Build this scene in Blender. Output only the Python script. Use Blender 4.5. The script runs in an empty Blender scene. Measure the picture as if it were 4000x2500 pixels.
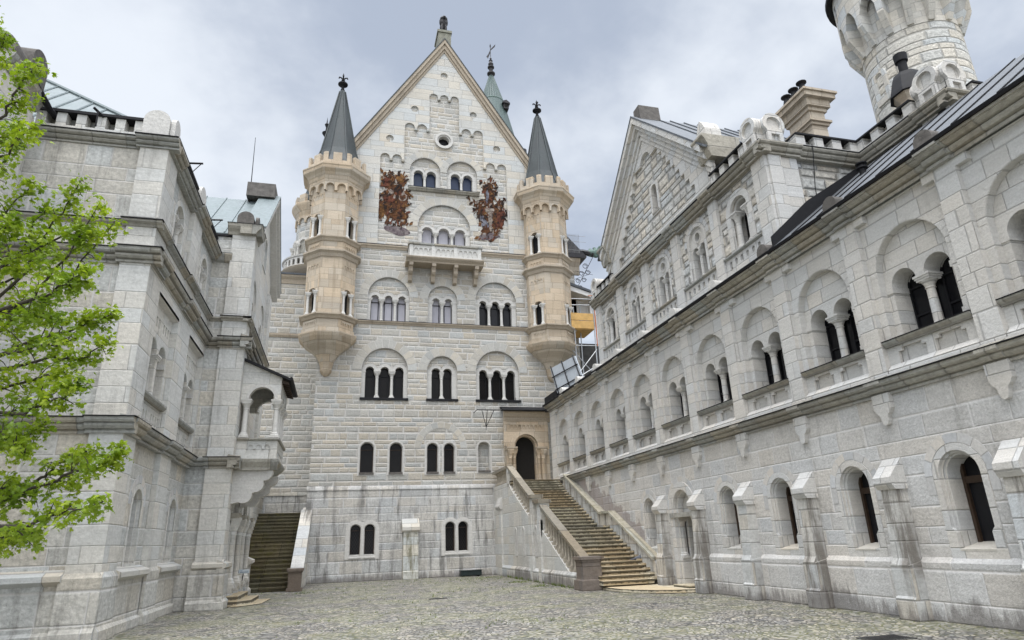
# Castle courtyard under an overcast sky, built from code (metres; X right along the hall facade, Y away, Z up).
import bpy, bmesh, math, random
from mathutils import Vector, Matrix
from mathutils.geometry import tessellate_polygon

random.seed(11)
SC = bpy.context.scene
COL = SC.collection
PI = math.pi
R = math.radians


# ------------------------------------------------------------------ geometry helpers
class Fr:
    """Wall frame: u along the wall, v up, d outwards along n."""
    def __init__(s, o, u, n, v=(0, 0, 1)):
        s.o = Vector(o); s.u = Vector(u); s.n = Vector(n); s.v = Vector(v)
        s.flip = s.u.cross(s.v).dot(s.n) < 0

    def p(s, u, v, d=0.0):
        return s.o + s.u * u + s.v * v + s.n * d


def area2(L):
    return sum(L[i][0] * L[(i + 1) % len(L)][1] - L[(i + 1) % len(L)][0] * L[i][1] for i in range(len(L)))


def ccw(L):
    return L if area2(L) > 0 else L[::-1]


def rect(u0, v0, u1, v1):
    return [(u0, v0), (u1, v0), (u1, v1), (u0, v1)]


def arc(uc, vc, r, a0, a1, n, rv=None):
    rv = rv or r
    return [(uc + r * math.cos(R(a0 + (a1 - a0) * i / n)), vc + rv * math.sin(R(a0 + (a1 - a0) * i / n))) for i in range(n + 1)]


def arch(uc, v0, vs, hw, n=14, rise=None):
    return [(uc - hw, v0), (uc + hw, v0)] + arc(uc, vs, hw, 0, 180, n, rise)


def circle(uc, vc, r, n=20):
    return [(uc + r * math.cos(2 * PI * i / n), vc + r * math.sin(2 * PI * i / n)) for i in range(n)]


def stepped(u0, u1, v0, v1, s1, sh):
    """Rectangle whose two upper corners step in by s1 and down by sh."""
    return [(u0, v0), (u1, v0), (u1, v1 - sh), (u1 - s1, v1 - sh), (u1 - s1, v1), (u0 + s1, v1), (u0 + s1, v1 - sh), (u0, v1 - sh)]


def twin_outline(c1, c2, hw, v0, vs):
    m = (c1 + c2) / 2
    th = math.degrees(math.acos(min(1, (m - c1) / hw)))
    return [(c1 - hw, v0), (c2 + hw, v0)] + arc(c2, vs, hw, 0, 180 - th, 9) + arc(c1, vs, hw, th, 180, 9)[1:]


def notched(uc, hw, v0, vs, cs, ow, os_, n=16, nn=9, rise=None):
    """Arch-shaped tympanum with one scalloped opening cut from below (lights centred on cs)."""
    L = [(uc - hw, v0), (cs[0] - ow, v0)]
    for c in cs:
        L += arc(c, os_, ow, 180, 0, nn)
    L += [(cs[-1] + ow, v0), (uc + hw, v0)]
    L += arc(uc, vs, hw, 0, 180, n, rise)
    return L


def scallop(u0, u1, v0, v1, n, drop=0.6):
    """Band with n round arches cut into its lower edge."""
    w = (u1 - u0) / n
    L = [(u0, v1), (u0, v0)]
    for i in range(n):
        a = u0 + i * w; r = w * .38
        L += [(a + w * .12, v0)] + arc(a + w / 2, v0 + (v1 - v0) * .3, r, 180, 0, 6, min(r, (v1 - v0) * .55)) + [(a + w * .88, v0)]
    L += [(u1, v0), (u1, v1)]
    out = []
    for p in L:
        if not out or abs(p[0] - out[-1][0]) + abs(p[1] - out[-1][1]) > 1e-5:
            out.append(p)
    return out


class MB:
    def __init__(s):
        s.v = []; s.f = []; s.sm = []

    def add(s, vs, fs, flip=False, smooth=False):
        b = len(s.v); s.v += [Vector(p) for p in vs]
        for f in fs:
            f = [b + i for i in f]
            s.f.append(f[::-1] if flip else f); s.sm.append(smooth)

    def box(s, x0, x1, y0, y1, z0, z1):
        x0, x1 = sorted((x0, x1)); y0, y1 = sorted((y0, y1)); z0, z1 = sorted((z0, z1))
        s.add([(x, y, z) for z in (z0, z1) for y in (y0, y1) for x in (x0, x1)],
              [(0, 2, 3, 1), (4, 5, 7, 6), (0, 1, 5, 4), (2, 6, 7, 3), (0, 4, 6, 2), (1, 3, 7, 5)])
        return s

    def fbox(s, F, u0, u1, v0, v1, d0, d1):
        return s.plate(F, rect(u0, v0, u1, v1), (), max(d0, d1), min(d0, d1), back=True)

    def plate(s, F, outer, holes=(), d1=0.0, d0=None, back=False, osides=True):
        loops = [ccw(list(outer))] + [ccw(list(h))[::-1] for h in holes]
        flat = [p for L in loops for p in L]
        tr = tessellate_polygon([[Vector((p[0], p[1], 0)) for p in L] for L in loops])
        fs = []
        for t in tr:
            a, b, c = (flat[i] for i in t)
            cr = (b[0] - a[0]) * (c[1] - a[1]) - (c[0] - a[0]) * (b[1] - a[1])
            if abs(cr) < 1e-12: continue
            fs.append(tuple(t) if cr > 0 else tuple(t)[::-1])
        s.add([F.p(u, v, d1) for u, v in flat], fs, F.flip)
        if d0 is not None:
            if back:
                s.add([F.p(u, v, d0) for u, v in flat], [f[::-1] for f in fs], F.flip)
            for k, L in enumerate(loops):
                if k == 0 and not osides: continue
                n = len(L)
                vs = [F.p(u, v, d1) for u, v in L] + [F.p(u, v, d0) for u, v in L]
                s.add(vs, [(i, n + i, n + (i + 1) % n, (i + 1) % n) for i in range(n)], F.flip)
        return s

    def prism(s, F, loop, d0, d1):
        return s.plate(F, loop, (), max(d0, d1), min(d0, d1), back=True)

    def mould(s, F, prof, u0, u1, dd=0.0, dv=0.0):
        """Closed (d, v) profile extruded along u."""
        pr = [(d + dd, v + dv) for d, v in prof]
        G = Fr(F.o, F.n, F.u, F.v)      # plane of the profile; its normal runs along u
        return s.plate(G, pr, (), max(u0, u1), min(u0, u1), back=True)

    def lathe(s, c, prof, n=14, smooth=True, rot=0.0, a0=0.0, a1=2 * PI, cap=True):
        c = Vector(c); full = abs(a1 - a0 - 2 * PI) < 1e-6
        m = n if full else n + 1
        vs = []
        for r, z in prof:
            for i in range(m):
                a = rot + a0 + (a1 - a0) * i / n
                vs.append(c + Vector((r * math.cos(a), r * math.sin(a), z)))
        fs = []
        for j in range(len(prof) - 1):
            for i in range(n):
                k = (i + 1) % m
                fs.append((j * m + i, j * m + k, (j + 1) * m + k, (j + 1) * m + i))
        s.add(vs, fs, smooth=smooth)
        if cap and full:
            for j, fl in ((0, True), (len(prof) - 1, False)):
                if prof[j][0] > 1e-4:
                    s.add(vs[j * m:(j + 1) * m], [tuple(range(m))], flip=fl)
        return s

    def tube(s, pts, r, n=6, r1=None, smooth=True, capped=True):
        pts = [Vector(p) for p in pts]; r1 = r if r1 is None else r1
        ring = []; vs = []
        up = Vector((0, 0, 1))
        for i, p in enumerate(pts):
            t = (pts[min(i + 1, len(pts) - 1)] - pts[max(i - 1, 0)]).normalized()
            a = t.cross(up)
            if a.length < 1e-3: a = t.cross(Vector((1, 0, 0)))
            a.normalize(); b = a.cross(t)
            rr = r + (r1 - r) * i / max(1, len(pts) - 1)
            vs += [p + (a * math.cos(2 * PI * k / n) + b * math.sin(2 * PI * k / n)) * rr for k in range(n)]
        fs = [(i * n + k, i * n + (k + 1) % n, (i + 1) * n + (k + 1) % n, (i + 1) * n + k) for i in range(len(pts) - 1) for k in range(n)]
        s.add(vs, fs, smooth=smooth)
        if capped:
            s.add(vs[:n], [tuple(range(n))], flip=True); s.add(vs[-n:], [tuple(range(n))])
        return s

    def ball(s, c, r, n=10, m=7):
        rx, ry, rz = (r, r, r) if not hasattr(r, '__len__') else r
        c = Vector(c); vs = []
        for j in range(m + 1):
            t = PI * j / m
            for i in range(n):
                a = 2 * PI * i / n
                vs.append(c + Vector((rx * math.sin(t) * math.cos(a), ry * math.sin(t) * math.sin(a), -rz * math.cos(t))))
        s.add(vs, [(j * n + i, j * n + (i + 1) % n, (j + 1) * n + (i + 1) % n, (j + 1) * n + i) for j in range(m) for i in range(n)], smooth=True)
        return s

    def build(s, name, mat, parent=None, label=None):
        me = bpy.data.meshes.new(name)
        off = Vector((0, 0, 0)); q = parent
        while q is not None:
            off += q.location; q = q.parent
        me.from_pydata([tuple(v - off) for v in s.v], [], s.f)
        me.polygons.foreach_set('use_smooth', s.sm)
        if any(s.sm):
            me.set_sharp_from_angle(angle=R(38))
        me.materials.append(mat)
        o = bpy.data.objects.new(name, me); COL.objects.link(o)
        o.parent = parent
        if label: o['label'] = label
        return o


class Each:
    """Like MB, but every call becomes an object of its own."""
    def __init__(s, name, mat, parent):
        s.a = (name, mat, parent); s.out = []

    def __getattr__(s, k):
        def call(*p, **kw):
            mb = MB(); getattr(mb, k)(*p, **kw)
            s.out.append(mb.build(*s.a)); return s
        return call


def thing(name, label, cat, loc=(0, 0, 0), group=None):
    o = bpy.data.objects.new(name, None); COL.objects.link(o)
    o.location = loc; o.empty_display_size = .5
    o['label'] = label; o['category'] = cat
    if group: o['group'] = group
    return o


def tag(o, label=None, cat=None, group=None, kind=None):
    for k, v in (('label', label), ('category', cat), ('group', group), ('kind', kind)):
        if v: o[k] = v
    return o


# ------------------------------------------------------------------ material helpers
class NT:
    def __init__(s, tree): s.t = tree

    def n(s, typ, **kw):
        x = s.t.nodes.new(typ)
        for k, v in kw.items(): setattr(x, k, v)
        return x

    def put(s, sock, v):
        if isinstance(v, bpy.types.NodeSocket): s.t.links.new(v, sock)
        elif v is not None: sock.default_value = v

    def m(s, op, a, b=None, c=None, clamp=False):
        x = s.n('ShaderNodeMath', operation=op, use_clamp=clamp)
        s.put(x.inputs[0], a); s.put(x.inputs[1], b); s.put(x.inputs[2], c)
        return x.outputs[0]

    def mixc(s, f, a, b, blend='MIX'):
        x = s.n('ShaderNodeMix', data_type='RGBA', blend_type=blend)
        s.put(x.inputs[0], f)
        for i, v in ((6, a), (7, b)):
            s.put(x.inputs[i], v if isinstance(v, bpy.types.NodeSocket) else (*v, 1.0)[:4])
        return x.outputs[2]

    def mixf(s, f, a, b):
        x = s.n('ShaderNodeMix', data_type='FLOAT')
        s.put(x.inputs[0], f); s.put(x.inputs[2], a); s.put(x.inputs[3], b)
        return x.outputs[0]

    def comb(s, x, y, z=0.0):
        k = s.n('ShaderNodeCombineXYZ')
        for i, v in enumerate((x, y, z)): s.put(k.inputs[i], v)
        return k.outputs[0]

    def noise(s, vec, scale, detail=4.0, rough=.55, out='Fac'):
        k = s.n('ShaderNodeTexNoise')
        s.put(k.inputs['Vector'], vec); s.put(k.inputs['Scale'], scale)
        s.put(k.inputs['Detail'], detail); s.put(k.inputs['Roughness'], rough)
        return k.outputs[out]

    def white(s, a, b=0.0):
        k = s.n('ShaderNodeTexWhiteNoise', noise_dimensions='2D')
        s.put(k.inputs['Vector'], s.comb(a, b))
        return k.outputs['Value']

    def step(s, v, a, b, c=0.0, d=1.0):
        k = s.n('ShaderNodeMapRange', interpolation_type='SMOOTHSTEP')
        for i, x in enumerate((v, a, b, c, d)): s.put(k.inputs[i], x)
        return k.outputs[0]

    def lin(s, v, a, b, c=0.0, d=1.0):
        k = s.n('ShaderNodeMapRange')
        for i, x in enumerate((v, a, b, c, d)): s.put(k.inputs[i], x)
        return k.outputs[0]

    def pos(s):
        if not hasattr(s, '_pos'):
            g = s.n('ShaderNodeNewGeometry')
            s._geo = g
            s._pos = g.outputs['Position']
            sx = s.n('ShaderNodeSeparateXYZ'); s.t.links.new(s._pos, sx.inputs[0])
            s._xyz = [sx.outputs[i] for i in range(3)]
            sn = s.n('ShaderNodeSeparateXYZ'); s.t.links.new(g.outputs['True Normal'], sn.inputs[0])
            s._nrm = [sn.outputs[i] for i in range(3)]
        return s._pos


def new_mat(name, rough=.85, spec=.3):
    m = bpy.data.materials.new(name); m.use_nodes = True
    t = NT(m.node_tree)
    b = m.node_tree.nodes['Principled BSDF']
    b.inputs['Roughness'].default_value = rough
    b.inputs['Specular IOR Level'].default_value = spec
    return m, t, b


def wall_uv(t, cyl=None):
    """(along, up) wall coordinates in metres; cyl = (cx, cy, r) for a round tower."""
    t.pos(); x, y, z = t._xyz
    if cyl:
        a = t.m('ARCTAN2', t.m('SUBTRACT', y, cyl[1]), t.m('SUBTRACT', x, cyl[0]))
        return t.m('MULTIPLY', a, cyl[2]), z
    f = t.m('GREATER_THAN', t.m('ABSOLUTE', t._nrm[0]), t.m('ABSOLUTE', t._nrm[1]))
    return t.mixf(f, x, y), z


def ashlar(t, u, v, h, w, seed=0.0):
    """Coursed masonry with uneven course heights and block lengths: distance to the joint (m), random per block."""
    rv = t.m('ADD', t.m('DIVIDE', v, h), t.m('MULTIPLY', t.m('SINE', t.m('MULTIPLY', v, 1.9 / h * .9)), .22))
    i = t.m('FLOOR', rv); fv = t.m('SUBTRACT', rv, i)
    ww = t.m('MULTIPLY', t.m('ADD', .7, t.m('MULTIPLY', t.white(i, seed + 3.1), .75)), w)
    uu = t.m('ADD', t.m('DIVIDE', u, ww), t.m('MULTIPLY', t.white(i, seed), 37.0))
    uu = t.m('ADD', uu, t.m('MULTIPLY', t.m('SINE', t.m('MULTIPLY', uu, 2.3)), .18))
    j = t.m('FLOOR', uu); fu = t.m('SUBTRACT', uu, j)
    du = t.m('MULTIPLY', t.m('MINIMUM', fu, t.m('SUBTRACT', 1.0, fu)), ww)
    dv = t.m('MULTIPLY', t.m('MINIMUM', fv, t.m('SUBTRACT', 1.0, fv)), h)
    return t.m('MINIMUM', du, dv), t.white(i, t.m('ADD', j, seed)), fv


def stone(name, base, joint=None, h=.36, w=.8, jw=.02, var=.16, tint=.06, roughness=.35, pillow=.0, grain=18, streak=.35, dirt=(.16, .15, .135),
          cyl=None, splash=0.0, lines=True, moss=0.0, edge=.02, seed=0.0, patch=.35, risers=0.0, sth=.54, jdark=.55, damp=False):
    """Weathered limestone / sandstone masonry."""
    m, t, b = new_mat(name, .88, .25)
    u, v = wall_uv(t, cyl)
    P = t.pos()
    big = t.noise(P, .45, 5, .6)
    fine = t.noise(P, grain, 5, .65)
    col = base
    if lines:
        d, rnd, fv = ashlar(t, u, v, h, w, seed)
        blk = t.step(d, jw * .5, jw * .5 + edge)
        k = t.lin(rnd, 0, 1, 1 - var, 1 + var)
        warm = tuple(c * f for c, f in zip(base, (1 + tint, 1, 1 - tint * 1.6)))
        cool = tuple(c * f for c, f in zip(base, (1 - tint, 1, 1 + tint)))
        col = t.mixc(t.white(rnd, 7.7 + seed), cool, warm)
        col = t.mixc(1.0, col, t.comb(k, k, k), 'MULTIPLY')
    f1 = t.lin(fine, .3, .7, 1 - roughness * .5, 1 + roughness * .35)
    col = t.mixc(1.0, col, t.comb(f1, f1, f1), 'MULTIPLY')
    # bed-wise streaking of the stone itself
    bed = t.noise(t.comb(t.m('MULTIPLY', u, 1.2), t.m('MULTIPLY', v, 14), rnd if lines else 0.0), 1.0, 3, .6)
    fb = t.lin(bed, .3, .7, .93, 1.06)
    col = t.mixc(1.0, col, t.comb(fb, fb, fb), 'MULTIPLY')
    if lines and joint:
        col = t.mixc(blk, joint, col)
    elif lines:
        col = t.mixc(t.m('MULTIPLY', t.m('SUBTRACT', 1.0, blk), jdark), col, tuple(c * .45 for c in base))
    # weather: broad patches, rain streaks
    pf = t.m('MULTIPLY', t.step(big, .5, .75), patch)
    col = t.mixc(pf, col, tuple(c * .62 for c in base))
    st = t.noise(t.comb(t.m('MULTIPLY', u, 3.2), t.m('MULTIPLY', v, .35), 4.0), 1.0, 5, .7)
    sm = t.m('MULTIPLY', t.m('MULTIPLY', t.step(st, sth, sth + .18), t.step(big, sth - .14, sth + .08)), streak)
    col = t.mixc(sm, col, dirt)
    if splash:
        hgt = t.noise(t.comb(t.m('MULTIPLY', u, 5.5), t.m('MULTIPLY', v, .8), 9.0), 1.0, 5, .75)
        edgev = t.m('SUBTRACT', t.m('ADD', t.m('MULTIPLY', hgt, splash * 2.2), t.m('MULTIPLY', t.step(big, .4, .65), splash * .5)), splash * .65)
        col = t.mixc(t.m('MULTIPLY', t.step(t.m('SUBTRACT', edgev, v), -.06, .22), .62), col, (.12, .105, .098))
    if damp:      # damp band on the wall just above the long stair
        ln = t.m('SUBTRACT', v, t.m('MULTIPLY_ADD', t._xyz[1], .43, -8.15))
        nn = t.m('MULTIPLY', t.noise(t.comb(t.m('MULTIPLY', u, 2.4), t.m('MULTIPLY', v, 2.0), 5.0), 1.0, 5, .7), 1.5)
        mk = t.m('MULTIPLY', t.step(t.m('SUBTRACT', nn, ln), -.02, .1), t.m('MULTIPLY', t.step(u, 20.7, 21.2), t.step(u, 28.9, 28.0)))
        col = t.mixc(t.m('MULTIPLY', mk, .62), col, (.24, .19, .175))
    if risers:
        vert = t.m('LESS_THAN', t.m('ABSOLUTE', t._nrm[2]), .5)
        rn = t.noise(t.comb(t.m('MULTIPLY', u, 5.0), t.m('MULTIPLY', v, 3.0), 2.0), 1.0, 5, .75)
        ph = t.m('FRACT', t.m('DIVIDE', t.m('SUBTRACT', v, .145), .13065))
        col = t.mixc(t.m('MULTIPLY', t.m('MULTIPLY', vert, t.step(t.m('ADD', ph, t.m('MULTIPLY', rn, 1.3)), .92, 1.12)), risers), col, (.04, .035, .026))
    if moss:
        mo = t.noise(P, 2.6, 6, .7)
        col = t.mixc(t.m('MULTIPLY', t.step(mo, .5, .68), moss), col, (.13, .12, .045))
    t.put(b.inputs['Base Color'], col)
    # relief
    hgt = t.m('MULTIPLY', t.noise(P, grain * .55, 6, .7), .018 + .03 * roughness)
    if lines:
        prof = t.m('MULTIPLY', t.step(d, 0, edge + jw), .012 + pillow)
        if pillow:
            chunky = t.m('MULTIPLY', t.noise(P, 5.5, 3, .6), pillow * 2.2)
            prof = t.m('ADD', prof, t.m('MULTIPLY', chunky, t.step(d, jw * .5, jw + .05)))
        hgt = t.m('ADD', hgt, prof)
    bp = t.n('ShaderNodeBump'); bp.inputs['Strength'].default_value = .85; bp.inputs['Distance'].default_value = 1.0
    t.put(bp.inputs['Height'], hgt); t.t.links.new(bp.outputs[0], b.inputs['Normal'])
    return m


def island_stone(name, base, var=.2, grain=20):
    """Stone whose tone differs from block to block (each loose island of the mesh)."""
    m, t, b = new_mat(name, .88, .25)
    P = t.pos()
    rnd = t._geo.outputs['Random Per Island']
    k = t.lin(rnd, 0, 1, 1 - var, 1 + var)
    f = t.lin(t.noise(P, grain, 5, .65), .3, .7, .85, 1.1)
    k = t.m('MULTIPLY', k, f)
    col = t.mixc(1.0, t.mixc(t.white(rnd, 2.0), tuple(c * s_ for c, s_ in zip(base, (.96, 1, 1.04))), tuple(c * s_ for c, s_ in zip(base, (1.04, 1, .93)))), t.comb(k, k, k), 'MULTIPLY')
    t.put(b.inputs['Base Color'], col)
    bp = t.n('ShaderNodeBump'); bp.inputs['Strength'].default_value = .8
    t.put(bp.inputs['Height'], t.m('MULTIPLY', t.noise(P, grain * .5, 6, .7), .03)); t.t.links.new(bp.outputs[0], b.inputs['Normal'])
    return m


def metal(name, base, rough=.45, streaks=.4, patina=None, metallic=.55):
    m, t, b = new_mat(name, rough, .5)
    P = t.pos(); x, y, z = t._xyz
    n1 = t.noise(t.comb(t.m('MULTIPLY', x, 3), t.m('MULTIPLY', y, 3), t.m('MULTIPLY', z, .5)), 1.0, 5, .65)
    col = t.mixc(t.m('MULTIPLY', t.step(n1, .35, .7), streaks), base, patina or tuple(c * 1.7 for c in base))
    n2 = t.lin(t.noise(P, 9, 4, .6), .3, .7, .8, 1.15)
    col = t.mixc(1.0, col, t.comb(n2, n2, n2), 'MULTIPLY')
    t.put(b.inputs['Base Color'], col)
    b.inputs['Metallic'].default_value = metallic
    t.put(b.inputs['Roughness'], t.lin(n1, .3, .7, rough - .1, rough + .15))
    bp = t.n('ShaderNodeBump'); bp.inputs['Strength'].default_value = .3
    t.put(bp.inputs['Height'], t.m('MULTIPLY', t.noise(P, 2.5, 3, .5), .05)); t.t.links.new(bp.outputs[0], b.inputs['Normal'])
    return m


def glass_pane(name, base, rough=.08, lattice=0.0, spec=.5, var=.3):
    m, t, b = new_mat(name, rough, spec)
    u, v = wall_uv(t)
    n = t.noise(t.pos(), 1.7, 3, .6)
    k = t.lin(n, .3, .7, 1 - var, 1 + var)
    col = t.mixc(1.0, base, t.comb(k, k, k), 'MULTIPLY')
    if lattice:
        a = t.m('FRACT', t.m('DIVIDE', t.m('ADD', t.m('MULTIPLY', u, 1.6), v), .2))
        c = t.m('FRACT', t.m('DIVIDE', t.m('SUBTRACT', t.m('MULTIPLY', u, 1.6), v), .2))
        ln = t.m('MAXIMUM', t.m('LESS_THAN', a, .16), t.m('LESS_THAN', c, .16))
        col = t.mixc(t.m('MULTIPLY', ln, lattice), col, (.035, .032, .03))
    t.put(b.inputs['Base Color'], col)
    bp = t.n('ShaderNodeBump'); bp.inputs['Strength'].default_value = .15
    t.put(bp.inputs['Height'], t.m('MULTIPLY', t.noise(t.pos(), 4, 2, .5), .02)); t.t.links.new(bp.outputs[0], b.inputs['Normal'])
    return m


def plain(name, base, rough=.7, metallic=0.0, var=.15, scale=6.0, spec=.35):
    m, t, b = new_mat(name, rough, spec)
    k = t.lin(t.noise(t.pos(), scale, 5, .6), .3, .7, 1 - var, 1 + var)
    t.put(b.inputs['Base Color'], t.mixc(1.0, base, t.comb(k, k, k), 'MULTIPLY'))
    b.inputs['Metallic'].default_value = metallic
    return m


# ------------------------------------------------------------------ materials
M = {}
M['hall'] = stone('hall_rustic_limestone', (.445, .425, .388), (.53, .512, .48), .30, .66, .036, var=.10, roughness=.45, pillow=.009, grain=15, streak=.3, edge=.02, patch=.3)
M['hall_base'] = stone('hall_base_limestone', (.49, .48, .46), (.55, .54, .525), .44, .95, .018, var=.08, tint=.04, roughness=.5, pillow=.003, grain=13, streak=.9, sth=.46, dirt=(.17, .165, .155), splash=.4, patch=.75)
M['pierw'] = stone('mossy_pier_limestone', (.58, .57, .53), None, .5, 1.2, .012, var=.07, roughness=.35, grain=10, streak=1.0, dirt=(.17, .155, .10), sth=.45, moss=.5)
M['smooth'] = stone('smooth_white_limestone', (.535, .517, .482), None, .42, 1.0, .012, var=.05, roughness=.2, grain=22, streak=.3, edge=.012, patch=.2)
M['trim'] = stone('dressed_limestone', (.555, .54, .51), None, lines=False, roughness=.25, grain=16, streak=.35, patch=.3)
M['trim_dark'] = stone('weathered_limestone_cornice', (.345, .33, .295), None, .8, .9, .010, var=.12, lines=True, roughness=.5, grain=9, streak=.85, dirt=(.10, .098, .085), patch=.8)
M['sand'] = stone('yellow_sandstone', (.50, .42, .328), None, .42, .75, .009, var=.12, tint=.05, roughness=.22, grain=20, streak=.55, sth=.5, dirt=(.27, .215, .15), edge=.01, patch=.3)
M['sand_dark'] = stone('weathered_sandstone', (.41, .35, .275), None, lines=False, roughness=.3, grain=14, streak=.7, dirt=(.16, .125, .085), patch=.6)
M['gal'] = stone('gallery_rough_limestone', (.565, .55, .53), (.63, .615, .595), .40, .85, .014, var=.06, tint=.035, roughness=.42, pillow=.002, grain=24, streak=.35, splash=.5, sth=.5, damp=True, edge=.014, patch=.4)
M['gal_smooth'] = stone('gallery_dressed_limestone', (.575, .56, .535), None, .38, .62, .010, var=.05, tint=.03, roughness=.22, grain=26, streak=.25, edge=.012, patch=.25)
M['butt'] = stone('buttress_limestone', (.53, .52, .50), None, .42, 1.4, .010, var=.08, roughness=.35, grain=12, streak=1.0, dirt=(.19, .175, .155), splash=.5, sth=.46, patch=.75)
M['rust'] = stone('rusticated_limestone', (.53, .51, .475), None, .27, .62, .028, var=.09, roughness=.7, pillow=.035, grain=12, streak=.3, edge=.04, patch=.3)
M['bow'] = stone('bower_limestone', (.585, .572, .54), None, .46, 1.05, .007, var=.05, tint=.03, roughness=.3, jdark=.38, sth=.5, grain=12, streak=.3, splash=.25, edge=.014, patch=.45)
M['bow_rough'] = stone('bower_rough_limestone', (.52, .505, .47), (.57, .555, .53), .46, 1.0, .014, var=.09, tint=.05, roughness=.6, pillow=.002, grain=11, streak=.55, sth=.5, patch=.5)
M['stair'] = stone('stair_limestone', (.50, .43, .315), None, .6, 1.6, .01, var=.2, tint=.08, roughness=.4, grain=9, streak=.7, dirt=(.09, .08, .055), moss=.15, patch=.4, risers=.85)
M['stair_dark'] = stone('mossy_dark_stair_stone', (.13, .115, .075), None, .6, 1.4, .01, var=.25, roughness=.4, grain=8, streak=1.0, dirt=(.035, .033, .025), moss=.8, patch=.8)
M['cope'] = stone('brown_weathered_coping', (.27, .238, .19), None, .9, .8, .014, var=.2, tint=.06, roughness=.4, grain=8, streak=.6, dirt=(.12, .105, .085), patch=.6)
M['cope2'] = stone('mossy_grey_coping', (.42, .395, .33), None, .9, 1.1, .010, var=.1, roughness=.4, grain=8, streak=.7, dirt=(.15, .14, .10), moss=.35, patch=.5)
M['balu'] = stone('pale_brown_baluster_stone', (.44, .395, .325), None, lines=False, roughness=.35, grain=10, streak=.6, dirt=(.16, .14, .105), patch=.4)
M['pier'] = stone('dark_sandstone_pier', (.20, .165, .14), None, .9, .9, .01, var=.12, roughness=.4, grain=8, streak=.9, dirt=(.06, .055, .05), patch=.6)
M['vous'] = island_stone('voussoir_limestone', (.46, .442, .405), .12, 14)
M['vous_gal'] = island_stone('gallery_voussoir_limestone', (.53, .515, .50), .09, 20)
M['mortar'] = plain('pale_mortar', (.55, .535, .505), .9, var=.08)
M['cap_dark'] = stone('lichen_dark_stone', (.13, .12, .11), None, lines=False, roughness=.7, grain=6, streak=.6, dirt=(.07, .065, .06), patch=.7)
M['col'] = stone('column_marble', (.60, .585, .55), None, lines=False, roughness=.2, grain=18, streak=.3, patch=.2)
M['tower'] = stone('tower_rusticated_limestone', (.56, .545, .51), None, .42, .95, .028, var=.05, roughness=.6, pillow=.03, jdark=.42, grain=10, streak=.25, cyl=(27.2, 20.4, 2.25), edge=.05, patch=.3)
M['tower_s'] = stone('tower_dressed_limestone', (.57, .555, .525), None, .45, .9, .012, var=.09, roughness=.25, grain=14, streak=.45, cyl=(27.2, 20.4, 2.85), patch=.35)
M['stairtower'] = stone('stair_tower_limestone', (.43, .42, .395), (.50, .49, .46), .34, .6, .035, var=.12, roughness=.4, pillow=.01, cyl=(-2.1, 40, 1.45))
M['copper'] = metal('dark_patina_copper', (.028, .034, .036), .55, .6, (.07, .085, .086), .2)
M['teal'] = metal('green_patina_copper', (.065, .095, .09), .6, .6, (.12, .165, .155), .15)
M['zinc'] = metal('grey_zinc_roof', (.095, .104, .115), .55, .5, (.15, .16, .168), .3)
M['slate'] = metal('dark_sheet_roof', (.06, .066, .074), .5, .5, (.11, .12, .13), .3)
M['patroof'] = metal('pale_patina_roof', (.12, .15, .155), .55, .6, (.18, .215, .215), .15)
M['black'] = plain('black_painted_metal', (.012, .012, .014), .6, .0, .2, spec=.2)
M['dark'] = plain('dark_interior', (.012, .011, .01), .9)
M['bronze'] = plain('dark_bronze', (.035, .033, .035), .5, .4, .35, 5)
M['verdigris'] = plain('verdigris_bronze', (.10, .15, .13), .6, .3, .4, 9)
M['plinthb'] = metal('stained_bronze_plinth', (.14, .135, .10), .6, .7, (.28, .29, .23), .1)
M['glass'] = glass_pane('dark_window_glass', (.012, .012, .014), .14, 0, .2)
M['lattice'] = glass_pane('leaded_window_glass', (.008, .007, .007), .2, .6, .12)
M['blue'] = glass_pane('blue_window_glass', (.028, .042, .085), .3, 0, .4, .2)
M['blind'] = plain('pale_window_blind', (.42, .41, .45), .5, 0, .06, 2)
M['wood'] = plain('dark_brown_wood', (.045, .028, .018), .6, 0, .3, 8)
M['ply'] = plain('yellow_plywood', (.55, .34, .12), .7, 0, .18, 5)
M['steel'] = plain('galvanised_scaffold_steel', (.38, .39, .40), .4, .6, .15)
M['orange'] = plain('rusty_orange_scaffold_steel', (.45, .16, .07), .6, .2, .3)
M['white'] = plain('white_painted_board', (.62, .61, .59), .6, 0, .08)
M['greypanel'] = plain('pale_grey_panel', (.36, .39, .42), .5, 0, .08)
M['signwhite'] = plain('white_sign_enamel', (.62, .68, .72), .35, 0, .04)
M['signblue'] = plain('blue_sign_print', (.06, .12, .22), .4, 0, .05)
M['shade_grate'] = plain('deck_shade_and_grate_grey', (.07, .068, .065), .9, 0, .3, 3)  # grate colour, and the painted shade behind the scaffold
M['trough'] = plain('dark_green_painted_metal', (.02, .03, .03), .45, .2, .25)


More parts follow.
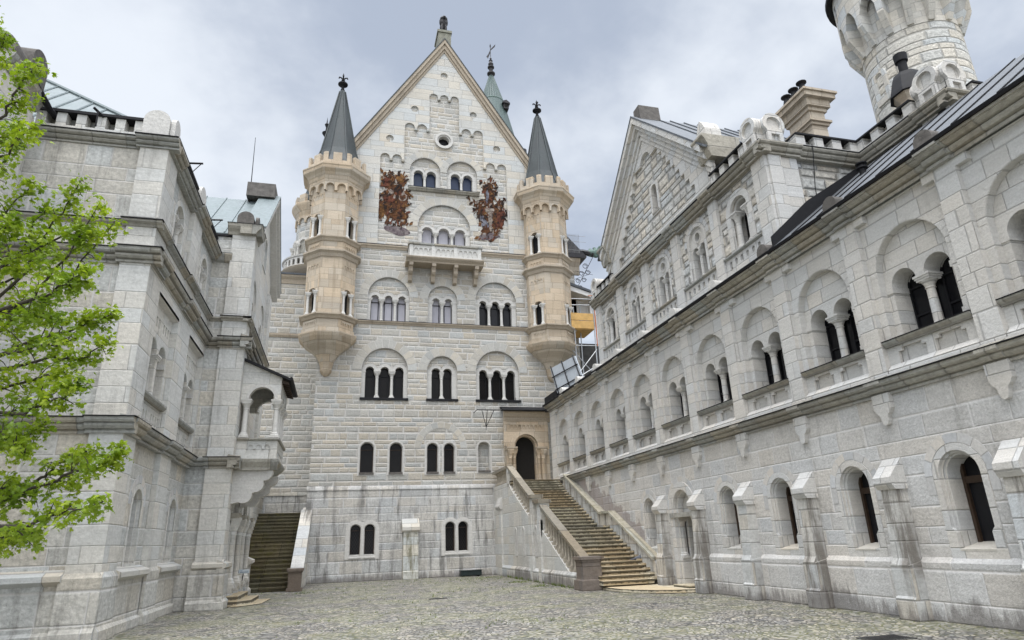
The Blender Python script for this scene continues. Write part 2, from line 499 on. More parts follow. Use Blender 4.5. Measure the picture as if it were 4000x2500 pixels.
def column(mb, c, z0, z1, r, cap=.0, n=12, square=None):
    """Romanesque column: square base, torus, tapered shaft, cushion capital and abacus."""
    h = z1 - z0; a = r * 1.75; q = square or r * 1.95
    x, y = c[0], c[1]
    mb.box(x - a, x + a, y - a, y + a, z0, z0 + h * .05)
    mb.lathe((x, y, 0), [(a * .95, z0 + h * .05), (a * .98, z0 + h * .075), (a * .8, z0 + h * .1), (a * .82, z0 + h * .12), (r * 1.02, z0 + h * .145),
                         (r * .9, z0 + h * .74), (r * 1.12, z0 + h * .755), (r * .98, z0 + h * .775), (r * 1.15, z0 + h * .82), (q * .93, z0 + h * .895)], n, rot=PI / n)
    mb.box(x - q * .9, x + q * .9, y - q * .9, y + q * .9, z0 + h * .892, z0 + h * .93)
    mb.box(x - q, x + q, y - q, y + q, z0 + h * .93, z1)
    mb.box(x - q * 1.1, x + q * 1.1, y - q * 1.1, y + q * 1.1, z1 - h * .035, z1 + .003)
    return mb


def voussoirs(mb, F, uc, vs, r0, r1, n, d, a0=0, a1=180, gap=.02, dd=.0):
    """Ring of separate wedge blocks."""
    for i in range(n):
        s0 = a0 + (a1 - a0) * i / n; s1 = a0 + (a1 - a0) * (i + 1) / n
        g = math.degrees(gap / (r0 + r1))
        L = arc(uc, vs, r1 - gap * .5, s0 + g, s1 - g, 3) + arc(uc, vs, r0 + gap * .5, s1 - g * 1.15, s0 + g * 1.15, 3)
        mb.plate(F, L, (), d + random.uniform(-.004, .004), dd)
    return mb


def bars(mb, F, u0, u1, v0, v1, d, w=.03, vert=1, horiz=(), t=.03):
    """Window frame: border, mullions and transoms."""
    for a in (u0, u1):
        mb.fbox(F, a - w / 2, a + w / 2, v0, v1, d - t, d + t)
    for k in range(1, vert):
        a = u0 + (u1 - u0) * k / vert
        mb.fbox(F, a - w / 2, a + w / 2, v0, v1, d - t * .9, d + t * .9)
    for v in horiz:
        mb.fbox(F, u0, u1, v - w / 2, v + w / 2, d - t * .8, d + t * .8)
    return mb
# ------------------------------------------------------------------ great hall (rear building)
YF = 34.4
FAC = Fr((0, YF, 0), (1, 0, 0), (0, -1, 0))
REC = Fr((0, YF + .12, 0), (1, 0, 0), (0, -1, 0))
BAT = Fr((0, YF - .30, 0), (1, 0, 0), (0, -1, 0), (0, .055, 1))     # battered base
hall = thing('great_hall', 'tall gabled limestone hall with two yellow corner turrets and painted figures', 'castle hall', (5.3, YF, 0))


def hall_window(F, uc, hw, v0, vs, cs, ow, os_, top, pane, ring=5, ringw=.42, jambs=False, n_cols=True, sill='trim_dark', cols='col', bar=(0.6,), rv=None, wide_sill=0.0, label=None):
    w = MB().plate(F, notched(uc, hw, v0, vs, cs, ow, os_, rise=top - vs), (), -.16, -.5).build('window', M['trim'], hall, label)
    # masonry inside the arch
    hi = [(a, b) for a, b in arc(uc, vs + .02, hw - .03, 8, 172, 14, top - vs - .03)]
    lo = []
    for c in cs[::1]:
        lo += arc(c, os_ + .02, ow + .17, 155, 25, 6)
    MB().plate(F, hi + lo, (), -.148, -.2).build('tympanum', M['hall'], w)
    if n_cols:
        mb = None
        us = [(cs[i] + cs[i + 1]) / 2 for i in range(len(cs) - 1)]
        if jambs: us = [cs[0] - ow - .1] + us + [cs[-1] + ow + .1]
        for u in us:
            p = F.p(u, 0, -.30)
            gap = (cs[1] - cs[0]) - 2 * ow if len(cs) > 1 else .2
            column(MB(), (p.x, p.y), v0, os_ + .02, .085, square=max(.12, min(.17, gap * .62))).build('column', M[cols], w)
    if not jambs:
        mb = Each('impost', M['trim'], w)
        for u0, u1 in ((uc - hw, cs[0] - ow), (cs[-1] + ow, uc + hw)):
            mb.fbox(F, u0, u1 + (.02 if u0 < uc else 0), os_ - .1, os_ + .0, -.15, -.4)
            mb.fbox(F, u0, u1, v0, v0 + .22, -.145, -.3)
    g = MB(); fr = MB()
    g.fbox(F, cs[0] - ow - .06, cs[-1] + ow + .06, v0 - .02, os_ + ow + .06, -.50, -.52)
    for c in cs:
        bars(fr, F, c - ow + .02, c + ow - .02, v0, os_ + ow, -.475, .035, 1, [v0 + (os_ + ow - v0) * b for b in bar], .02)
    g.build('pane', M[pane], w); fr.build('glazing_frame', M['black'], w)
    if ring:
        vm = voussoirs(MB(), F, uc, vs, hw + .01, hw + ringw, ring, .022, dd=-.01, gap=.035)
        vm.build('arch_ring', M['vous'], w)
        MB().plate(F, arc(uc, vs, hw + ringw, 0, 180, 20) + arc(uc, vs, hw, 180, 0, 20), (), .008, -.01).build('ring_joint', M['mortar'], w)
    MB().fbox(F, uc - hw - .04 - wide_sill, uc + hw + .04 + wide_sill, v0 - .12, v0, .07, -.35).build('sill', M[sill], w)
    return w


def slim_window(F, uc, hw, v0, vs, pane, parent, frame_hw=.13, niche=False, v_fr=None):
    """Round-headed single light with dressed surround, set into a hole of the wall."""
    out = arch(uc, (v_fr if v_fr is not None else v0 - .14), vs, hw + frame_hw, 14)
    w = MB().plate(F, out, [arch(uc, v0, vs, hw + .035, 14)], .02, -.12).build('window', M['trim'], parent)
    MB().plate(F, arch(uc, v0 - .06, vs, hw + .1, 14), [arch(uc, v0, vs, hw, 14)], -.06, -.34).build('reveal', M['trim'], w)
    if niche:
        MB().fbox(F, uc - hw - .05, uc + hw + .05, v0 - .05, vs + hw + .05, -.28, -.33).build('blind_infill', M['hall'], w)
    else:
        MB().fbox(F, uc - hw - .05, uc + hw + .05, v0 - .05, vs + hw + .05, -.32, -.34).build('pane', M[pane], w)
        bars(MB(), F, uc - hw + .02, uc + hw - .02, v0 + .02, vs + hw, -.30, .04, 1, [vs - .02], .02).build('glazing_frame', M['wood'], w)
    MB().fbox(F, uc - hw - .04, uc + hw + .04, v0 - .09, v0 + .02, .05, -.2).build('sill', M['cap_dark'], w)
    return w


# --- walls
XL, XR = -1.5, 12.1
gw = [(.86, 2.37), (1.55, 2.37), (5.59, 2.38), (6.26, 2.38)]
mb = MB().plate(BAT, rect(XL - .06, -.05, XR, 4.345), [arch(c, 1.17, s, .30) for c, s in gw], 0, -.42)
mb.box(XL - .06, XL + .2, YF, 37.5, 0, 4.34)
mb.build('base_wall', M['hall_base'], hall)
MB().mould(FAC, [(-.05, 4.30), (.10, 4.30), (.085, 4.36), (.0, 4.52), (-.05, 4.52)], XL - .08, XR).build('base_ledge', M['hall_base'], hall)
R2 = [(2.07, 1.24, 10.62, 11.86), (5.2, .845, 10.66, 11.505), (8.37, 1.26, 10.66, 11.92)]
R1 = [(2.17, 1.165, 14.92, 16.085), (5.23, .85, 14.89, 15.74), (8.39, 1.24, 14.95, 16.19)]
L1 = [(1.28, .335), (2.77, .32), (7.48, .32)]
LP = [(4.685, .30), (5.58, .295)]
holes = [arch(u, 9.07, s, hw, 18, tp - s) for u, hw, s, tp in R2] + [arch(u, 13.4, s, hw, 18, tp - s) for u, hw, s, tp in R1]
holes += [arch(u, 5.15, 6.36, hw + .04) for u, hw in L1] + [arch(u, 5.15, 6.38, hw + .04) for u, hw in LP]
MB().plate(FAC, rect(XL, 4.45, XR, 17.98), holes, 0, -.17).build('front_wall', M['hall'], hall)
# return of the left flank and the set-back wing behind the dark stair
mb = MB(); mb.box(XL, XL + .3, YF + .002, 37.5, 4.4, 22.5); mb.box(-9, XL + .01, 37.5, 38.2, 4.38, 16.6)
mb.build('flank_wall', M['hall'], hall)
mb = MB(); mb.box(-9, XL + .0, 37.42, 38.1, 0, 4.38); mb.build('flank_base', M['hall_base'], hall)
SB = Fr((0, 37.5, 0), (1, 0, 0), (0, -1, 0))
mb = MB(); mb.mould(SB, [(-.1, 16.55), (.05, 16.55), (.08, 16.8), (.2, 16.95), (.24, 17.05), (-.1, 17.08)], -9, XL + .3)
mb.mould(SB, [(-.05, 13.2), (.04, 13.2), (.1, 13.32), (.1, 13.42), (-.05, 13.46)], -9, XL)
mb.build('flank_cornice', M['sand_dark'], hall)
MB().mould(SB, [(.0, 4.3), (.12, 4.3), (.1, 4.36), (.0, 4.5)], -9, XL - .1).build('flank_ledge', M['trim_dark'], hall)
mb = MB(); mb.box(-9, XL + .3, 37.26, 45, 17.08, 17.2); mb.build('flank_roof', M['slate'], hall)

# --- gable: smooth stepped layer in front of a rough recess
AX, AZ, SL = 5.35, 32.75, 1.555
zg = lambda x: AZ - SL * abs(x - AX)
gab = [(XL, 17.94), (XR, 17.94), (XR, zg(XR)), (AX, AZ), (XL, zg(XL))]


corb = []


def stepped_gable(levels):
    pts = [(levels[0][0], 18.06)]
    pk = max(l[2] for l in levels)
    seen = False
    for u0, u1, v, n in levels:
        top = v == pk; seen = seen or top
        k = 2 * n + .5 * (n - 1) if top else 2.5 * n
        r = (u1 - u0) / k; u = u0
        for i in range(n):
            if seen and not top:
                pts += [(u, v - r - .1), (u + .5 * r, v - r - .1)]; corb.append((u, u + .5 * r, v - r - .1)); u += .5 * r
            pts += arc(u + r, v - r, r, 180, 0, 7); u += 2 * r
            if (not seen) or (top and i < n - 1):
                pts += [(u, v - r - .1), (u + .5 * r, v - r - .1)]; corb.append((u, u + .5 * r, v - r - .1)); u += .5 * r
    return pts + [(levels[-1][1], 18.06)]


lp = stepped_gable([(1.42, 2.86, 24.3, 2), (2.86, 4.40, 26.7, 2), (4.40, 6.30, 29.15, 3), (6.30, 7.85, 26.75, 2), (7.85, 9.32, 24.4, 2)])
rond = [circle(5.34, 30.68, .235), circle(3.46, 27.78, .235), circle(7.24, 27.88, .235), circle(1.96, 25.4, .235), circle(8.74, 25.5, .235)]
MB().plate(FAC, gab, [lp] + rond, 0, -.12).build('gable_facing', M['smooth'], hall)
UW = [(4.17, .945, 23.38, 24.33), (6.47, .965, 23.38, 24.34)]
hl = [arch(u, 22.12, s, hw, 18, tp - s) for u, hw, s, tp in UW] + [arch(5.35, 18.05, 19.53, 1.6, 22, 1.6), circle(5.33, 25.68, .36, 24)]
inner = [(XL + .01, 17.95), (XR - .01, 17.95), (XR - .01, zg(XR) - .02), (AX, AZ - .02), (XL + .01, zg(XL) - .02)]
MB().plate(REC, inner, hl, 0, -.17).build('gable_wall', M['hall'], hall)
# little corbels under the stepped arches
mb = Each('arch_corbel', M['trim_dark'], hall)
for u0, u1, v in corb:
    mb.fbox(FAC, u0 - .02, u1 + .02, v - .1, v + .004, .03, -.1)

# --- windows
for (u, hw, s, tp), n, ow in zip(R2, (3, 2, 3), (.235, .25, .23)):
    p = (2 * hw - .36 - 2 * ow) / (n - 1) if n == 3 else .64
    cs = [u + (i - (n - 1) / 2) * p * (.96 if n == 3 else 1) for i in range(n)]
    hall_window(FAC, u, hw, 9.07, s, cs, ow, 10.6, tp, 'lattice', ring=13 if n == 3 else 9, ringw=.5, sill='black', bar=(.72,))
for (u, hw, s, tp), n, pn in zip(R1, (3, 2, 3), ('blind', 'blind', 'glass')):
    p = .76 if n == 3 else .72
    cs = [u + (i - (n - 1) / 2) * p for i in range(n)]
    hall_window(FAC, u, hw, 13.4, s, cs, .225, 14.8, tp, pn, ring=13 if n == 3 else 9, ringw=.48, jambs=True, bar=(.78,), sill='sand_dark')
for u, hw, s, tp in UW:
    hall_window(REC, u, hw, 22.12, s, [u - .39, u + .39], .30, 23.2, tp, 'blue', ring=9, ringw=.42, bar=())
hall_window(REC, 5.35, 1.6, 18.05, 19.53, [4.35, 5.35, 6.35], .33, 19.3, 21.13, 'blind', ring=15, ringw=.5, jambs=True, bar=())
for u, hw in L1[:2]: slim_window(FAC, u, hw, 5.15, 6.36, 'lattice', hall)
slim_window(FAC, L1[2][0], .30, 5.2, 6.42, 'lattice', hall, niche=True)
for u, hw in LP: slim_window(FAC, u, hw - .02, 5.15, 6.38, 'lattice', hall, frame_hw=.14)
MB().plate(FAC, arc(5.13, 6.4, 1.42, 0, 180, 24) + arc(5.13, 6.4, 1.06, 180, 0, 24), (), .008, -.01).build('relieving_arch', M['mortar'], hall)
voussoirs(MB(), FAC, 5.13, 6.4, 1.07, 1.41, 11, .02, dd=-.01, gap=.035).build('relieving_ring', M['vous'], hall)
for a, b in ((0, 1), (2, 3)):
    c1, c2, s = gw[a][0], gw[b][0], gw[a][1]
    w = MB().plate(BAT, twin_outline(c1, c2, .47, 1.0, s), [arch(c1, 1.17, s, .28), arch(c2, 1.17, s, .28)], .025, -.1).build('window', M['trim'], hall)
    rv = MB(); pn = MB(); fr = MB(); si = MB()
    for c in (c1, c2):
        rv.plate(BAT, arch(c, 1.13, s, .31), [arch(c, 1.19, s, .245)], -.05, -.36)
        pn.fbox(BAT, c - .29, c + .29, 1.12, s + .28, -.33, -.35)
        bars(fr, BAT, c - .225, c + .225, 1.2, s + .24, -.31, .04, 1, [s - .03], .02)
        si.mould(BAT, [(-.3, 1.22), (-.3, 1.05), (.06, 1.05), (.06, 1.1)], c - .3, c + .3)
    rv.build('reveal', M['trim'], w); pn.build('pane', M['lattice'], w); fr.build('glazing_frame', M['wood'], w); si.build('sill', M['trim'], w)
w = MB().plate(REC, circle(5.33, 25.68, .58, 28), [circle(5.33, 25.68, .44, 28)], .14, -.05).build('round_window', M['trim'], hall)
MB().plate(REC, circle(5.33, 25.68, .48, 28), [circle(5.33, 25.68, .35, 28)], .06, -.3).build('reveal', M['trim'], w)
MB().plate(REC, circle(5.33, 25.68, .37, 24), (), -.28, -.3).build('pane', M['glass'], w)
fr = MB(); fr.fbox(REC, 5.31, 5.35, 25.33, 26.03, -.25, -.28); fr.fbox(REC, 4.98, 5.68, 25.66, 25.70, -.255, -.275); fr.build('glazing_frame', M['black'], w)

# --- string courses, sills
mb = Each('string_course', M['sand_dark'], hall)
pf = [(-.05, 17.82), (.03, 17.82), (.06, 17.9), (.14, 17.98), (.14, 18.05), (-.05, 18.1)]
mb.mould(FAC, pf, -.2, 3.35); mb.mould(FAC, pf, 7.35, 10.6)
mb.mould(FAC, [(-.05, 13.2), (.03, 13.2), (.06, 13.27), (.13, 13.34), (.13, 13.39), (-.4, 13.402)], -.2, 10.6)
FL = Each('flashing', M['black'], hall)
FL.fbox(FAC, -.2, 3.3, 18.06, 18.085, .155, .0); FL.fbox(FAC, 7.4, 10.6, 18.06, 18.085, .155, .0); FL.fbox(FAC, -.2, 10.6, 13.395, 13.412, .145, .0); FL.fbox(REC, 3.1, 7.56, 22.10, 22.125, .275, .12)
MB().mould(REC, [(-.02, 21.93), (.12, 21.93), (.2, 22.02), (.26, 22.04), (.26, 22.1), (-.02, 22.118)], 3.13, 7.53).build('upper_sill', M['trim_dark'], hall)

# --- gable coping
mb = MB()
for sgn in (-1, 1):
    def ch(o, i, d0, d1):
        L = [(AX, AZ + o), (AX, AZ + i), (AX + sgn * 6.9, AZ + i - SL * 6.9), (AX + sgn * 6.9, AZ + o - SL * 6.9)]
        mb.plate(FAC, L, (), d1, d0, back=True)
    ch(.78, .38, -.5, .26); ch(.40, .02, -.5, .15); ch(.0, -.22, -.1, .06)
mb.build('gable_coping', M['sand_dark'], hall)
mb = MB()
for sgn in (-1, 1):
    L = [(AX, AZ + .80), (AX, AZ + .70), (AX + sgn * 7.4, AZ + .70 - SL * 7.4), (AX + sgn * 7.4, AZ + .80 - SL * 7.4)]
    mb.plate(FAC, L, (), .30, -14, back=True)
    for k in range(1, 22):
        y = -.6 - k * .62
        L2 = [(a, b + (.04 if b > AZ + .75 - SL * abs(a - AX) else 0)) for a, b in L]
        mb.plate(FAC, [(AX, AZ + .86), (AX, AZ + .80), (AX + sgn * 7.4, AZ + .80 - SL * 7.4), (AX + sgn * 7.4, AZ + .86 - SL * 7.4)], (), y, y - .05, back=True)
mb.build('roof', M['copper'], hall)

# --- balcony
bal = MB()
BF = Fr((0, YF - 1.0, 0), (1, 0, 0), (0, -1, 0))
b0, b1 = 3.08, 7.44
bal = MB().mould(FAC, [(.0, 16.78), (.86, 16.78), (.9, 16.86), (1.06, 16.97), (1.1, 17.03), (1.1, 17.07), (.0, 17.08)], b0 - .06, b1 + .06).build('balcony', M['sand_dark'], hall)
pr_ = MB()
pr_.plate(BF, rect(b0 + .1, 17.05, b1 - .1, 17.78), [scallop(a, a + 1.12, 17.2, 17.68, 3)[::-1] if False else rect(a, 17.2, a + 1.12, 17.68) for a in (b0 + .33, b0 + 1.62, b0 + 2.91)], 0, -.06)
pr_.fbox(BF, b0 + .1, b1 - .1, 17.05, 17.78, -.06, -.16)
for a in (b0 + .33, b0 + 1.62, b0 + 2.91):
    pr_.plate(BF, scallop(a + .004, a + 1.116, 17.44, 17.676, 4), (), -.005, -.06)
    for k in range(1, 4): pr_.fbox(BF, a + 1.12 * k / 4 - .025, a + 1.12 * k / 4 + .025, 17.25, 17.46, -.02, -.06)
for a in (b0 + .1, b0 + 1.36, b0 + 2.65, b1 - .3): pr_.fbox(BF, a, a + .2, 17.06, 17.79, .03, -.1)
for x in (b0 + .1, b1 - .26): pr_.box(x, x + .16, YF - .84, YF, 17.05, 17.77)
pr_.build('parapet', M['col'], bal)
rl = MB().mould(BF, [(-.2, 17.79), (.08, 17.79), (.1, 17.83), (.1, 17.9), (-.2, 17.92)], b0 + .02, b1 - .02)
for x in (b0 + .06, b1 - .3): rl.box(x, x + .24, YF - .8, YF, 17.785, 17.91)
rl.build('handrail', M['trim_dark'], bal)
for u in (3.32, 4.62, 5.9, 7.12):
    L = [(0, 16.77), (.88, 16.77), (.88, 16.6), (.74, 16.56), (.66, 16.44), (.66, 16.3), (.56, 16.2), (.42, 16.14), (.36, 16.02), (.30, 15.86), (.18, 15.82), (0, 15.82)]
    MB().mould(FAC, L, u - .11, u + .11).build('bracket', M['sand_dark'], bal)

# --- buttress pier on the base
pb = MB().mould(BAT, [(-.02, 0), (.42, 0), (.42, .35), (.36, .4), (.36, 2.2), (-.02, 2.2)], 3.18, 3.92).build('pier', M['pierw'], hall)
MB().mould(BAT, [(-.02, 2.2), (.40, 2.2), (.46, 2.27), (.46, 2.42), (-.02, 2.86)], 3.12, 3.98).build('cap', M['smooth'], pb)

# --- painted figures: loose, abstract patches of colour on the rough recess
def paint(name, base, alt, dark):
    m, t, b = new_mat(name, .85, .2)
    P = t.pos(); x, y, z = t._xyz
    q = t.noise(t.comb(t.m('MULTIPLY', x, 1.0), 3.0, z), 2.4, 6, .75, 'Color')
    n = t.noise(t.comb(x, 0.0, z), 2.9, 8, .78); n2 = t.noise(t.comb(x, 7.0, t.m('MULTIPLY', z, .8)), 6.5, 8, .78)
    c = t.mixc(t.step(n, .42, .6), base, alt)
    c = t.mixc(t.step(n2, .46, .62), c, dark)
    t.put(b.inputs['Base Color'], c)
    return m


PM = {'brown': paint('brown_mural_paint', (.075, .032, .018), (.15, .065, .025), (.022, .014, .012)),
      'gold': paint('ochre_mural_paint', (.14, .065, .022), (.23, .12, .045), (.05, .024, .013)),
      'red': paint('red_mural_paint', (.11, .035, .022), (.16, .06, .035), (.04, .018, .014)),
      'cloudp': paint('violet_mural_paint', (.13, .10, .11), (.24, .21, .20), (.06, .045, .05)),
      'bluep': paint('blue_mural_paint', (.12, .12, .15), (.22, .22, .25), (.045, .042, .055)),
      'pale': paint('pale_mural_paint', (.34, .30, .26), (.24, .19, .16), (.10, .07, .06))}


def soft(L, k=1, amp=.03):
    """Corner-cutting plus jitter: a loose painted edge."""
    for _ in range(k):
        o = []
        for i, p in enumerate(L):
            q = L[(i + 1) % len(L)]
            o += [(p[0] * .75 + q[0] * .25, p[1] * .75 + q[1] * .25), (p[0] * .25 + q[0] * .75, p[1] * .25 + q[1] * .75)]
        L = o
    return [(a + random.uniform(-amp, amp), b + random.uniform(-amp, amp)) for a, b in L]


def inside(L, x, y):
    r = False
    for i in range(len(L)):
        (x1, y1), (x2, y2) = L[i], L[i - 1]
        if (y1 > y) != (y2 > y) and x < (x2 - x1) * (y - y1) / (y2 - y1) + x1: r = not r
    return r


def mural(label, base, loops):
    """One painted mesh: a loose ground shape, larger colour fields, then many small brush dabs."""
    names = list(PM); mb = MB(); idx = []

    def lay(L, k, d):
        n0 = len(mb.f); mb.plate(REC, L, (), d, None); idx.extend([names.index(k)] * (len(mb.f) - n0))
    out = loops[0][1]; cu = sum(p[0] for p in out) / len(out); cw = sum(p[1] for p in out) / len(out)
    core = [(cu + (p[0] - cu) * .72, cw + (p[1] - cw) * .80) for p in out]
    lay([(p[0] * .0 + p[0], p[1]) for p in soft(core, 2, .03)], loops[0][0], .012)
    d = .013
    for k, L in loops[1:]:
        lay(soft(L, 2, .012), k, d); d += .0008
    cols = [q[0] for q in loops]
    us = [p[0] for p in out]; vs = [p[1] for p in out]
    n = 0
    while n < 330:
        u, v = random.uniform(min(us), max(us)), random.uniform(min(vs), max(vs))
        if not inside(out, u, v): continue
        k = random.choice(('brown', 'brown', 'brown', 'gold', 'red', 'dark', 'dark', 'dark', 'pale' if random.random() < .5 else 'brown'))
        for kk, L in loops[1:]:
            if inside(L, u, v) and random.random() < .75: k = kk
        a = random.gauss(1.2, .7); l = random.uniform(.05, .19); w = l * random.uniform(.25, .55)
        L = []
        for i in range(9):
            t_ = 2 * PI * i / 9; r = random.uniform(.7, 1.2)
            x, y = l * math.cos(t_) * r, w * math.sin(t_) * r + .5 * l * (math.cos(t_) ** 2) * random.uniform(-.2, .2)
            L.append((u + x * math.cos(a) - y * math.sin(a), v + x * math.sin(a) + y * math.cos(a)))
        lay(L, k, d); d += .00012; n += 1
    o = mb.build('mural', PM[names[0]], hall, label)
    for k in names[1:]: o.data.materials.append(PM[k])
    o.data.polygons.foreach_set('material_index', idx)


PM['dark'] = paint('dark_mural_paint', (.022, .014, .012), (.05, .028, .018), (.012, .01, .01))
mural('brown and ochre mural beside the round stair tower', 'brown', [
    ('brown', [(1.37, 23.5), (1.56, 23.1), (1.87, 22.84), (2.0, 23.25), (2.27, 23.0), (2.65, 23.2), (3.05, 23.05), (3.12, 22.45), (2.8, 22.18), (3.1, 21.95), (3.4, 21.8), (3.68, 21.3), (3.5, 21.25), (3.3, 21.55), (3.45, 21.2), (3.38, 20.85), (3.1, 20.62), (3.28, 20.5), (3.1, 19.95), (3.5, 19.75), (3.3, 19.5), (2.68, 19.45), (1.9, 19.5), (1.5, 19.75), (1.32, 20.2), (1.40, 20.6), (1.34, 21.4), (1.7, 21.8), (1.4, 22.1), (1.56, 22.5), (1.5, 22.95)]),
    ('cloudp', [(1.74, 19.40), (2.15, 19.44), (2.68, 19.46), (3.13, 19.30), (3.41, 19.03), (2.92, 18.81), (2.5, 18.82), (2.16, 19.0), (1.82, 19.1)]),
    ('gold', [(2.4, 22.85), (2.64, 23.02), (2.92, 22.9), (2.98, 22.5), (2.62, 22.35), (2.45, 22.5)]),
    ('gold', [(1.45, 20.75), (1.62, 20.85), (1.8, 20.34), (1.78, 19.95), (1.55, 19.9), (1.42, 20.2)]),
    ('gold', [(2.95, 21.93), (3.3, 21.70), (3.48, 21.38), (3.21, 21.6)]),
    ('gold', [(2.69, 20.83), (3.08, 20.94), (3.3, 21.12), (3.3, 20.92), (3.08, 20.74), (2.77, 20.71)]),
    ('red', [(1.58, 22.48), (1.91, 22.75), (2.0, 22.19), (1.75, 21.95), (1.5, 22.07)]),
    ('pale', [(2.02, 21.80), (2.1, 21.90), (2.3, 21.76), (2.28, 21.56), (2.0, 21.52)]), ('pale', [(2.55, 21.5), (2.8, 21.75), (3.05, 21.6), (3.1, 21.3), (2.85, 21.1), (2.6, 21.2)]),
    ('brown', [(2.62, 21.45), (2.8, 21.62), (2.98, 21.5), (3.0, 21.33), (2.83, 21.2), (2.66, 21.27)]),
    ('red', [(1.6, 21.3), (2.3, 21.4), (2.45, 21.05), (1.9, 20.95)])])
mural('slate blue and red mural beside the turret over the scaffold', 'brown', [
    ('brown', [(7.62, 23.3), (7.72, 22.8), (7.98, 23.0), (8.08, 23.4), (8.33, 23.5), (8.58, 23.2), (8.68, 22.7), (8.66, 22.1), (8.56, 21.7), (8.66, 21.45), (8.9, 21.75), (9.05, 22.0), (9.26, 22.2), (9.14, 21.6), (9.3, 21.2), (9.25, 20.6), (9.1, 20.1), (8.85, 19.68), (8.8, 19.3), (8.25, 18.95), (7.7, 18.95), (7.3, 19.08), (7.6, 19.3), (7.75, 19.65), (7.45, 20.05), (7.2, 20.75), (7.05, 21.05), (6.72, 21.85), (6.85, 21.9), (7.15, 21.4), (7.35, 21.65), (7.5, 21.45), (7.74, 21.9), (7.8, 21.5), (7.9, 21.9), (7.78, 22.3), (7.68, 22.5)]),
    ('pale', [(7.86, 21.25), (8.2, 21.2), (8.5, 21.25), (8.46, 20.95), (8.28, 20.75), (8.4, 20.35), (8.3, 20.0), (8.25, 19.6), (8.08, 20.2), (8.12, 20.75), (7.9, 20.95)]),
    ('cloudp', [(7.25, 19.09), (7.5, 19.25), (7.82, 19.45), (8.39, 19.5), (8.78, 19.42), (8.7, 19.21), (8.25, 19.0), (7.81, 19.0), (7.53, 19.05)]),
    ('bluep', [(7.97, 22.45), (8.2, 22.45), (8.14, 21.88), (8.03, 21.45), (7.93, 21.44), (7.99, 21.9)]),
    ('bluep', [(7.55, 20.68), (7.77, 20.70), (7.98, 20.24), (8.14, 20.05), (8.1, 19.86), (7.9, 19.78), (7.64, 19.98)]),
    ('red', [(8.6, 20.9), (8.9, 21.2), (9.2, 21.1), (9.15, 20.5), (8.95, 19.95), (8.62, 19.85), (8.5, 20.1), (8.62, 20.5)]),
    ('gold', [(6.78, 21.84), (6.9, 21.72), (7.02, 21.4), (6.88, 21.62)]), ('gold', [(7.25, 21.6), (7.36, 21.58), (7.40, 21.35), (7.3, 21.3)])])


